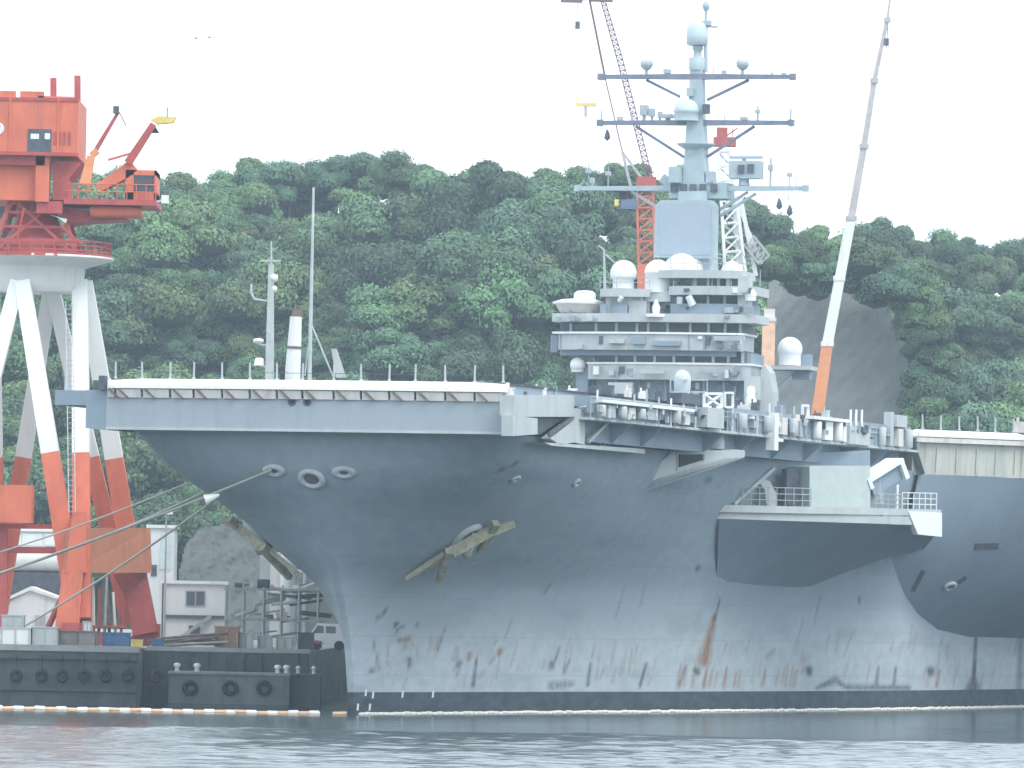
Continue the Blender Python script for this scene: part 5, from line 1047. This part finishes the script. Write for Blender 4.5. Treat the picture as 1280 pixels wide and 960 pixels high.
# scaffold with pipework
sc0 = at(340, 812, 452); scf = empty('pipe_scaffold', (sc0.x, 452, QZ)); tag(scf, 'grey pipe scaffold frame crowded with pipes left of the stem', 'scaffold'); SC = Vector((sc0.x, 452, QZ))
def Sf(px, py): return at(px, py, 452) - SC
zt = Sf(340, 737).z; zm = Sf(340, 775).z
for px in (283, 305, 330, 352, 374, 398):
    for y in (-1.2, 1.2): x = Sf(px, 760).x; MB().tube((x, y, 0), (x, y, zt + rr.uniform(-.2, .5)), .07, .07, 7).build('upright', ALU, scf)
x0, x1 = Sf(280, 760).x, Sf(402, 760).x
for z in (zm, zt): MB().box(x0, x1, -1.3, 1.3, z - .08, z + .08).build('deck_planks', CONC, scf)
for k in range(16): z = rr.uniform(.4, zt + .4); a = rr.uniform(x0, x1 - 1); MB().tube((a, rr.uniform(-1.4, 1), z), (a + rr.uniform(.6, 3), rr.uniform(-1.4, 1), z + rr.uniform(-.4, .5)), rr.uniform(.05, .16), None, 8).build('pipe', rr.choice([ALU, DKGREY, BROWN, CONC, GREY2]), scf)
for k in range(9): a = rr.uniform(x0, x1 - .6); z = rr.choice([0, zm, zm, zt]); s = rr.uniform(.25, .6); MB().box(a, a + s * 1.4, -1.1, -.3, z + .08, z + .08 + s).tube((a + .2, -1.2, z + s * .6), (a + .2, -.2, z + s * .6), s * .3).build('pump', rr.choice([DKGREY, GREY2, ALU, QUAY, WHITE, BROWN]), scf)
MB().bar(Sf(322, 753), Sf(398, 727), .16).build('white_gangway_rail', WHITE, scf)
for i, (rect, Y, m_, lab) in enumerate((((322, 796, 340, 812), 439, GREY2, 'small grey generator box right of the white cabinet'), ((345, 798, 366, 812), 441, NETW, 'low cream skip under the pipe scaffold'), ((208, 798, 226, 812), 438, ALU, 'galvanised bin at the left end of the pipe heap'), ((104, 778, 114, 792), 440, WHITE, 'white gas bottle cage on top of the timber stack'), ((2, 770, 30, 787), 436, ALU, 'grey machine behind the white container'))):
    crate('equipment_box', rect, Y, 1.1, m_, lab, 'box', LADDER)
# van
vn0 = at(410, 812, 446); van = empty('white_van', (vn0.x, 446, QZ)); tag(van, 'white van with dark windows parked just left of the stem', 'van')
pr_ = [(-1.25, .35), (1.25, .35), (1.25, 1.2), (1.1, 1.75), (-.7, 1.8), (-1.15, 1.15)]
b = MB(); b.slab([(x, -.8, z) for x, z in pr_], (0, 1.6, 0)); b.build('body', mat('van_white', (.78, .8, .8), .3, var=.03), van); MB().slab([(-1.02, -.82, 1.15), (-.3, -.82, 1.15), (-.3, -.82, 1.62), (-.68, -.82, 1.66)], (0, .05, 0)).slab([(-.15, -.82, 1.15), (.5, -.82, 1.15), (.5, -.82, 1.6), (-.15, -.82, 1.62)], (0, .05, 0)).build('window', GLASS, van)
for x in (-.75, .75):
    for y in (-.75, .6): MB().tube((x, y - .1, .33), (x, y + .12, .33), .33, .33, 14).build('wheel', BLACK, van)
MB().box(-1.3, -.4, -.88, -.8, .45, .62).build('red_stripe', RED2, van)
# white sheds and sunlit wall behind the scaffold
block('pale_wall', (345, 716, 440, 790), 520, 3, CONC, 'pale concrete wall behind the scaffold left of the stem', 'wall', WHITE); block('cream_panel', (325, 690, 350, 770), 516, 1, NETW, 'cream panel standing under the far anchor', 'panel', None)

# ------------------------------------------------------------------ mooring lines and the floating boom
def line(name, pts, r, label, n=14, sag=0.0):
    P = []
    for a, c in zip(pts[:-1], pts[1:]):
        a, c = Vector(a), Vector(c)
        for k in range(n): t = k / n; P.append(a.lerp(c, t) - Vector((0, 0, sag * 4 * t * (1 - t))))
    P.append(Vector(pts[-1])); o = MB().path(P, r, 6).build(name, ROPE); tag(o, label, 'rope', 'mooring lines from the bow'); return o
hw_ = Vector((*ship2w(hq.x, hq.y), hq.z)) 
line('mooring_line', [hw_ + Vector((-.2, -.4, 0)), Vector((-45, 425, QZ + .4))], .085, 'pale mooring line from the left fairlead running down to the far left', sag=.5)
line('mooring_line', [at(262, 612, 412), at(0, 716, 440)], .075, 'middle mooring line from the bow flare passing the crane legs', sag=.3); line('mooring_line', [at(272, 622, 411), at(30, 783, 440)], .07, 'steep mooring line from the rat guard down to the quay bollards', sag=.25); line('mooring_line', [at(248, 598, 411), at(0, 690, 446)], .055, 'thin upper mooring line from the bow to the far left', sag=.2)
rg = at(268, 621, 403.5); b = MB(); b.tube(rg + Vector((-.55, 0, -.2)), rg + Vector((.3, 0, .12)), .34, .08, 14); tag(b.build('rat_guard', WHITE), 'white cone rat guard on the mooring line under the bow', 'rat guard')
bm_ = empty('floating_boom', (*ship2w(0, 9.5), 0)); tag(bm_, 'floating boom of pale and orange floats lying along the waterline', 'boom'); BO = Vector(bm_.location)
f1 = MB().tube((-.28, 0, 0), (.28, 0, 0), .15, .15, 8).tube((-.38, 0, 0), (-.28, 0, 0), .04, .15, 8).tube((.28, 0, 0), (.38, 0, 0), .15, .04, 8).build('boom_float', FLOATW, bm_)
f2 = MB().tube((-.42, 0, 0), (.42, 0, 0), .12, .12, 8).build('boom_link', FLOATO, bm_); first = [1, 1]
pathpts = []
a = Vector((-40, 402.4, 0)); c = Vector((ship2w(0, 8.6)[0] - .6, ship2w(0, 8.6)[1] - .3, 0))
n = int((c - a).length / .64); pathpts += [a.lerp(c, k / n) for k in range(n)]
nl = len(pathpts)
for L in np.arange(9, 128, .66): p = max(0.4, float(breadth(max(L, 11.2), 0))) + 1.0; p -= .25; x, y = ship2w(p, L); pathpts.append(Vector((x, y, 0)))
ropeb = MB()
for i, (p, q) in enumerate(zip(pathpts[:-1], pathpts[1:])):
    d = q - p; rz = math.atan2(d.y, d.x); src = f1 if (i % 2 == 0 or i >= nl) else f2
    o = src if (src is f1 and first[0]) or (src is f2 and first[1]) else copy_of(src, bm_)
    if src is f1: first[0] = 0
    else: first[1] = 0
    m_ = (p + q) / 2 - BO; o.scale = (1, .7, .7) if i >= nl else (1, 1, 1); o.location = (m_.x, m_.y, .06 + rr.uniform(-.03, .03)); o.rotation_euler = (0, rr.uniform(-.04, .04), rz + rr.uniform(-.08, .08))

# birds
for i, (px, py, lab) in enumerate(((245, 48, 'small distant bird gliding above the red crane, left one'), (262, 47, 'small distant bird gliding above the red crane, right one'))):
    o = empty('bird', at(px, py, 600)); MB().lathe((0, 0, 0), [(.02, -.06), (.09, 0), (.02, .06)], 8, 3.0, 1).build('body', GREY2, o); MB().slab([(-.1, 0, 0), (.1, 0, 0), (.05, -.5, .12), (0, -.6, .1)], (0, 0, .02)).slab([(-.1, 0, 0), (.1, 0, 0), (.45, .5, .15), (.3, .6, .12)], (0, 0, .02)).build('wing', GREY2, o); tag(o, lab, 'bird', 'birds in the white sky')

# ------------------------------------------------------------------ wooded hill
RX = [-60, 0, 60, 120, 180, 215, 250, 285, 330, 360, 372, 385, 430, 480, 515, 537, 548, 600, 650, 690, 720, 745, 770, 830, 890, 940, 985, 1012, 1060, 1100, 1150, 1220, 1300, 1380]
RY = [205, 205, 212, 214, 212, 206, 204, 200, 197, 208, 226, 203, 190, 184, 200, 240, 212, 206, 203, 210, 222, 236, 212, 215, 240, 255, 292, 302, 285, 283, 290, 292, 296, 300]
YR, YB = 868.0, 745.0
def ridge_px(px): return np.interp(px, RX, RY)
def zridge(x):
    px = 640 + x * F / YR; y = ridge_px(px); u = px - 640; b_ = CY - y
    return H0 + (u * sr + b_ * cr) * YR / F
NO = np.random.default_rng(11); _ph = NO.random((9, 3)) * 6.3
def spur(x, y):
    s = 0
    for k, (w1, w2, a) in enumerate(((.045, .02, 6.5), (.11, .05, 3.6), (.21, .13, 1.2), (.4, .3, .6))): s = s + a * np.sin(x * w1 + y * w2 + _ph[k, 0]) * np.cos(y * w1 * .7 - x * w2 + _ph[k, 1])
    return s
TREE_H = 8.6
def hz(x, y):
    """terrain height"""
    t = np.clip((y - YB) / (YR - YB), 0, 1.6); up = np.where(t < 1, np.minimum(t, 1) ** .88, 1 - (t - 1) * .35)
    return QZ + (zridge(x) - TREE_H - QZ) * up + spur(x, y) * np.clip(t * 3, 0, 1) * np.clip((1 - t) * 3, 0, 1)
xs = np.concatenate([np.arange(-260, -75, 8), np.arange(-75, 75.1, 2.0), np.arange(80, 265, 8)]); ys = np.concatenate([np.arange(738, 885, 2.5), np.arange(890, 1100, 20)])
X, Y = np.meshgrid(xs, ys); Z = hz(X, Y) - .3; ny, nx = X.shape; i = np.arange(ny - 1)[:, None] * nx + np.arange(nx - 1)[None]
me = bpy.data.meshes.new('hill'); me.from_pydata(np.stack([X, Y, Z], -1).reshape(-1, 3).tolist(), [], np.stack([i, i + 1, i + nx + 1, i + nx], -1).reshape(-1, 4).tolist()); me.polygons.foreach_set('use_smooth', [True] * len(me.polygons))
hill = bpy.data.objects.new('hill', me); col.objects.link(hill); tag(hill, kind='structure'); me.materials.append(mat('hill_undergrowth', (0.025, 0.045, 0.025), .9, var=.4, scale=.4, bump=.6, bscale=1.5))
# shotcrete cutting and the rocky bank
def sheet(name, poly_px, Yf, m, n=26, amp=.5, thick=3):
    xs0, ys0 = [p[0] for p in poly_px], [p[1] for p in poly_px]; r = np.random.default_rng(5); ph = r.random(12) * 6
    def inside(x, y):
        c = False
        for (xa, ya), (xb, yb) in zip(poly_px, poly_px[1:] + poly_px[:1]):
            if (ya > y) != (yb > y) and x < (xb - xa) * (y - ya) / (yb - ya) + xa: c = not c
        return c
    gx = np.linspace(min(xs0), max(xs0), n); gy = np.linspace(min(ys0), max(ys0), n); b = MB(); idx = {}
    for j, py in enumerate(gy):
        for k, px in enumerate(gx):
            t = (max(ys0) - py) / (max(ys0) - min(ys0)); Y_ = Yf + t * thick * 3 + amp * (math.sin(px * .13 + ph[0]) + math.sin(py * .17 + px * .05 + ph[1]) + .6 * math.sin(px * .31 + py * .27 + ph[2]) + r.normal() * .5); idx[j, k] = len(b.v); b.v.append(tuple(at(px, py, Y_)))
    for j in range(n - 1):
        for k in range(n - 1):
            if inside((gx[k] + gx[k + 1]) / 2, (gy[j] + gy[j + 1]) / 2): b.f.append((idx[j, k], idx[j + 1, k], idx[j + 1, k + 1], idx[j, k + 1])); b.sm.append(True)
    return b.build(name, m)
CLIFF = [(962, 350), (1062, 356), (1108, 374), (1132, 430), (1142, 520), (1130, 620), (950, 620), (955, 420)]
tag(sheet('rock_cutting', CLIFF, 741, mat('grey_shotcrete', (0.25, .265, .26), .95, var=.12, scale=.5, bump=.4, bscale=3, spec=.1), 110, .05, 2.0), kind='structure')
tag(sheet('rocky_bank', [(224, 715), (232, 680), (250, 662), (280, 655), (305, 664), (325, 690), (338, 740), (342, 812), (215, 812)], 560, mat('pale_rubble', (0.10, .115, .11), .9, var=.22, scale=1.5, bump=.7, bscale=3), 60, .15, 4), kind='structure')
# crowns: lumps of small leaf faces round a dark core
def leafmat(name, c):
    m = bpy.data.materials.new(name); m.use_nodes = True; n = m.node_tree.nodes; l = m.node_tree.links; b = n['Principled BSDF']; b.inputs['Roughness'].default_value = .65; b.inputs['Specular IOR Level'].default_value = .25
    oi = n.new('ShaderNodeObjectInfo'); ge = n.new('ShaderNodeNewGeometry'); hs = n.new('ShaderNodeHueSaturation'); hs.inputs['Color'].default_value = (*c, 1)
    def rng_(src, lo, hi): q = n.new('ShaderNodeMapRange'); q.inputs[3].default_value = lo; q.inputs[4].default_value = hi; l.new(src, q.inputs[0]); return q.outputs[0]
    l.new(rng_(oi.outputs['Random'], .485, .53), hs.inputs['Hue']); mu = n.new('ShaderNodeMath'); mu.operation = 'MULTIPLY'; l.new(rng_(oi.outputs['Random'], .65, 1.35), mu.inputs[0]); l.new(rng_(ge.outputs['Random Per Island'], .7, 1.3), mu.inputs[1]); l.new(mu.outputs[0], hs.inputs['Value'])
    l.new(hs.outputs[0], b.inputs['Base Color']); b.inputs['Subsurface Weight'].default_value = 0
    return m
LEAF = [leafmat('leaf_green_%d' % k, c) for k, c in enumerate([(0.115, 0.195, 0.088), (0.098, 0.185, 0.094), (0.14, 0.212, 0.088), (0.08, 0.152, 0.083)])]
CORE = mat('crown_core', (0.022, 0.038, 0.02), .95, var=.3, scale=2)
BARK = mat('tree_bark', (0.09, .075, .06), .9, var=.3, scale=3)
def crown_mesh(seed, nl=11, leaves=9000, R=2.9, flat=.78):
    r = np.random.default_rng(seed); lumps = []
    for k in range(nl):
        a = r.random() * 6.28; q = R * .78 * math.sqrt(r.random()); h = r.uniform(-.45, 1) * R * flat * math.sqrt(max(.05, 1 - (q / R) ** 2)); lumps.append((q * math.cos(a), q * math.sin(a), h, r.uniform(.85, 1.6)))
    v = []; f = []; per = leaves // nl
    for (cx, cy, cz, rad) in lumps:
        d = r.normal(size=(per, 3)); d /= np.linalg.norm(d, axis=1)[:, None]; d[:, 2] = np.where(d[:, 2] < -.35, -d[:, 2], d[:, 2])
        rr_ = rad * (1 + r.normal(size=per) * .11); p = np.stack([cx + d[:, 0] * rr_, cy + d[:, 1] * rr_, cz + d[:, 2] * rr_ * .8], -1)
        nrm = d + r.normal(size=(per, 3)) * .32; nrm /= np.linalg.norm(nrm, axis=1)[:, None]
        t = np.cross(nrm, r.normal(size=(per, 3))); t /= np.linalg.norm(t, axis=1)[:, None]; u = np.cross(nrm, t); s = r.uniform(.085, .17, per)[:, None]
        q = np.stack([p - t * s, p - u * s * .6, p + t * s, p + u * s * .6], 1).reshape(-1, 3); o = len(v); v += q.tolist(); f += [(o + 4 * k, o + 4 * k + 1, o + 4 * k + 2, o + 4 * k + 3) for k in range(per)]
    nleaf = len(f)
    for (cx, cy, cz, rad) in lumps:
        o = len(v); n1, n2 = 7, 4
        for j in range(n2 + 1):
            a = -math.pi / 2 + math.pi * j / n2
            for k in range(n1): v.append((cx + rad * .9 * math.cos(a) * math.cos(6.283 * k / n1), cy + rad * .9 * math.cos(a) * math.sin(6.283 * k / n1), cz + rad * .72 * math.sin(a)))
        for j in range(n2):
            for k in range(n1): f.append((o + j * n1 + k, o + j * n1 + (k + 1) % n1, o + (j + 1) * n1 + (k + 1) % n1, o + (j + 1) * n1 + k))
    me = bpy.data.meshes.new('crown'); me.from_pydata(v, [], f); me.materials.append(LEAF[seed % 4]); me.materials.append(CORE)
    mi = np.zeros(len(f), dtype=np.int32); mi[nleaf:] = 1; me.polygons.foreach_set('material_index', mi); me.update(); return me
CROWNS = [crown_mesh(k) for k in range(10)]
tb = MB(); tb.tube((0, 0, -5.5), (0, 0, -1), .26, .16, 7).tube((0, 0, -2), (1.0, .3, .2), .12, .05, 6).tube((0, 0, -1.6), (-.9, -.4, .3), .12, .05, 6).tube((0, 0, -1), (.1, .2, 1), .14, .04, 6)
tk_o = tb.build('trunk', BARK); TRUNK = tk_o.data; bpy.data.objects.remove(tk_o)
def inpoly(x, y, poly):
    c = False
    for (xa, ya), (xb, yb) in zip(poly, poly[1:] + poly[:1]):
        if (ya > y) != (yb > y) and x < (xb - xa) * (y - ya) / (yb - ya) + xa: c = not c
    return c
def add_tree(name, loc, s, rz, mesh, label, group, sz=1.0, cat='tree'):
    o = bpy.data.objects.new(name, None); col.objects.link(o); o.location = loc; o.rotation_euler = (0, 0, rz); o.scale = (s, s, s * sz); o.empty_display_size = .3
    c = bpy.data.objects.new('crown', mesh); col.objects.link(c); c.parent = o; c.location = (0, 0, 4.2)
    t = bpy.data.objects.new('trunk', TRUNK); col.objects.link(t); t.parent = o; t.location = (0, 0, 5.0); tag(o, label, cat, group); return o
cand = []; r = np.random.default_rng(21)
for row, y in enumerate(np.arange(748, 879, 4.8)):
    for x in np.arange(-74, 78, 5.9):
        xx = x + (row % 2) * 2.9 + r.normal() * 1.1; yy = y + r.normal() * .9; s = r.choice([1.1, 1.35, 1.5, 1.7, 2.0]) * r.uniform(.9, 1.1)
        if xx < -66 or xx > 70: continue
        z = float(hz(np.array(xx), np.array(yy))); px, py = proj(xx, yy, z + 5 * s)
        if inpoly(px, py + 10, CLIFF) and yy < 800: continue
        if 940 < px < 1178 and py > 322 and yy < 790: continue
        cand.append((xx, yy, z, s, px, py))
# what the ship hides is left out; skyline and slope trees are individuals, the rest of the wood is one mass
def visible(px, py):
    if px < -30 or px > 1310: return False
    if px < 120: return py < 690
    if px < 440: return py < 500 or (py < 690 and px < 110 + (py - 545) * 1.6)
    if px < 690: return py < 500
    if px < 690 and py < 330: return ('dense green tree high on the slope between flagpole and island', 'trees on the upper middle slope')
    if px < 960: return py < 470 and (py < 330 or px < 760 or px > 900)
    return py < 560
vis = [c for c in cand if visible(c[4], c[5])]
print('TREES', len(cand), len(vis))
r.shuffle(vis); vis = [tuple(c) for c in vis]
def region(px, py, yy):
    if yy > 860 and py < ridge_px(px) + 25: return ('round green tree on the hill skyline', 'trees on the hill skyline')
    if px < 230: return ('dense green tree on the hillside behind the red crane', 'trees behind the red crane')
    if px < 430: return ('dense green tree on the hillside behind the bow flagpole and mast', 'trees behind the flagpole')
    if px < 690 and py < 330: return ('dense green tree high on the slope between flagpole and island', 'trees on the upper middle slope')
    if px < 960: return ('dense green tree low on the slope between flagpole and island', 'trees on the middle hillside')
    return ('dense green tree on the hillside right of the rock cutting', 'trees on the right hillside')
indiv, rest = vis[:300], vis[300:]
sky_first = sorted(vis, key=lambda c: 0 if c[1] > 862 else 1); indiv, rest = sky_first[:296], sky_first[296:]
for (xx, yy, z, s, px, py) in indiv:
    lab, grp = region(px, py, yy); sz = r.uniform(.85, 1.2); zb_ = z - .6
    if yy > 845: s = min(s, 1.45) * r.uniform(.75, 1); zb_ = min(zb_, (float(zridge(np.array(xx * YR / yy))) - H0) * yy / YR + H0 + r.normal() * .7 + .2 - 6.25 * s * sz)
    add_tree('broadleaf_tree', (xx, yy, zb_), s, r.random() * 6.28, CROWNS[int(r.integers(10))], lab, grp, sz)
# one mass: the remaining crowns and the undergrowth, instanced on a point mesh
def stuff(name, pts, meshes, smin, smax, label):
    me = bpy.data.meshes.new(name); me.from_pydata([tuple(p) for p in pts], [], []); o = bpy.data.objects.new(name, me); col.objects.link(o); tag(o, label, 'trees', kind='stuff')
    c = bpy.data.collections.new(name + '_source')
    for k, m in enumerate(meshes): q = bpy.data.objects.new('leaf_clump_source', m); c.objects.link(q)
    g = bpy.data.node_groups.new(name, 'GeometryNodeTree'); g.interface.new_socket('Geometry', in_out='INPUT', socket_type='NodeSocketGeometry'); g.interface.new_socket('Geometry', in_out='OUTPUT', socket_type='NodeSocketGeometry')
    n = g.nodes; l = g.links; gi, go = n.new('NodeGroupInput'), n.new('NodeGroupOutput'); ip = n.new('GeometryNodeInstanceOnPoints'); ci = n.new('GeometryNodeCollectionInfo'); ci.inputs[0].default_value = c; ci.inputs['Separate Children'].default_value = True; ci.inputs['Reset Children'].default_value = True; ip.inputs['Pick Instance'].default_value = True
    def rv(tp, lo, hi):
        q = n.new('FunctionNodeRandomValue'); q.data_type = tp
        if tp == 'FLOAT': q.inputs[2].default_value = lo; q.inputs[3].default_value = hi; return q.outputs[1]
        q.inputs[0].default_value = lo; q.inputs[1].default_value = hi; return q.outputs[0]
    l.new(gi.outputs[0], ip.inputs['Points']); l.new(ci.outputs[0], ip.inputs['Instance']); l.new(rv('FLOAT_VECTOR', (0, 0, 0), (.2, .2, 6.28)), ip.inputs['Rotation']); l.new(rv('FLOAT', smin, smax), ip.inputs['Scale']); l.new(ip.outputs[0], go.inputs[0])
    o.modifiers.new('scatter', 'NODES').node_group = g; return o
pts = [(c[0], c[1], c[2] + 3.4) for c in rest if c[1] < 845]
for k in range(1500):
    xx, yy = r.uniform(-70, 74), r.uniform(746, 845); z = float(hz(np.array(xx), np.array(yy))); px, py = proj(xx, yy, z + 2)
    if 945 < px < 1172 and py > 335 and yy < 800: continue
    if visible(px, py - 20): pts.append((xx, yy, z + r.uniform(.8, 3.2)))
for (xa, ya), (xb, yb) in zip(CLIFF[:6], CLIFF[1:6]):
    for t in np.arange(0, 1, .16): q = at(xa + (xb - xa) * t + r.normal() * 6 + (30 if xb > 1100 else 0), ya + (yb - ya) * t + r.normal() * 5 + (-14 if ya < 400 else 0) , 739); pts.append((q.x, q.y + r.uniform(-1, 2), q.z - .6))
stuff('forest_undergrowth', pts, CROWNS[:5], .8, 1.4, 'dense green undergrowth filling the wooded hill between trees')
# thin half-bare tree in the notch of the skyline and twiggy tree by the yardarm
def sparse(seed, n, R): return crown_mesh(seed, 9, n, R, 1.2)
p = at(531, 232, 866); add_tree('thin_tree', (p.x, 866, p.z - 6.0), 1.0, 0, sparse(31, 420, 1.1), 'thin half bare tree in the notch of the skyline', None, 1.3)
for k, (px, py, s) in enumerate(((755, 212, 1.0), (785, 206, 1.1), (1000, 292, .9), (1035, 283, 1.0), (1065, 288, .8))):
    p = at(px, py + 12, 866); o = add_tree('broadleaf_tree', (p.x, 866, p.z - 5.5 * s), s, k, CROWNS[k + 3], ('leafy tree on the skyline left of the mast', 'round green tree on the skyline right of the mast')[k > 1], ('trees beside the mast', 'trees right of the mast')[k > 1])
# slender waterfall-like pale stake on the slope
wp = at(1140, 490, 744); o = empty('white_marker', (wp.x, 744, wp.z)); tag(o, 'small white marker on the slope right of the rock cutting', 'marker'); MB().bar((-.25, 0, 0), (-.45, 0, 2.6), .35, .12).bar((.35, 0, 0), (0, 0, 1.5), .25, .1).build('marker_panel', WHITE, o)

# ------------------------------------------------------------------ haze
hzb = MB().box(-430, 430, -90, 1310, -4.5, 92).build('haze', None); tag(hzb, kind='stuff')
m = bpy.data.materials.new('haze_air'); m.use_nodes = True; m.node_tree.nodes.clear(); n = m.node_tree.nodes
vo = n.new('ShaderNodeVolumePrincipled'); vo.inputs['Color'].default_value = (0.70, 0.87, 1.0, 1); vo.inputs['Density'].default_value = 0.00022; vo.inputs['Anisotropy'].default_value = .2
ou = n.new('ShaderNodeOutputMaterial'); m.node_tree.links.new(vo.outputs[0], ou.inputs['Volume']); hzb.data.materials.append(m)
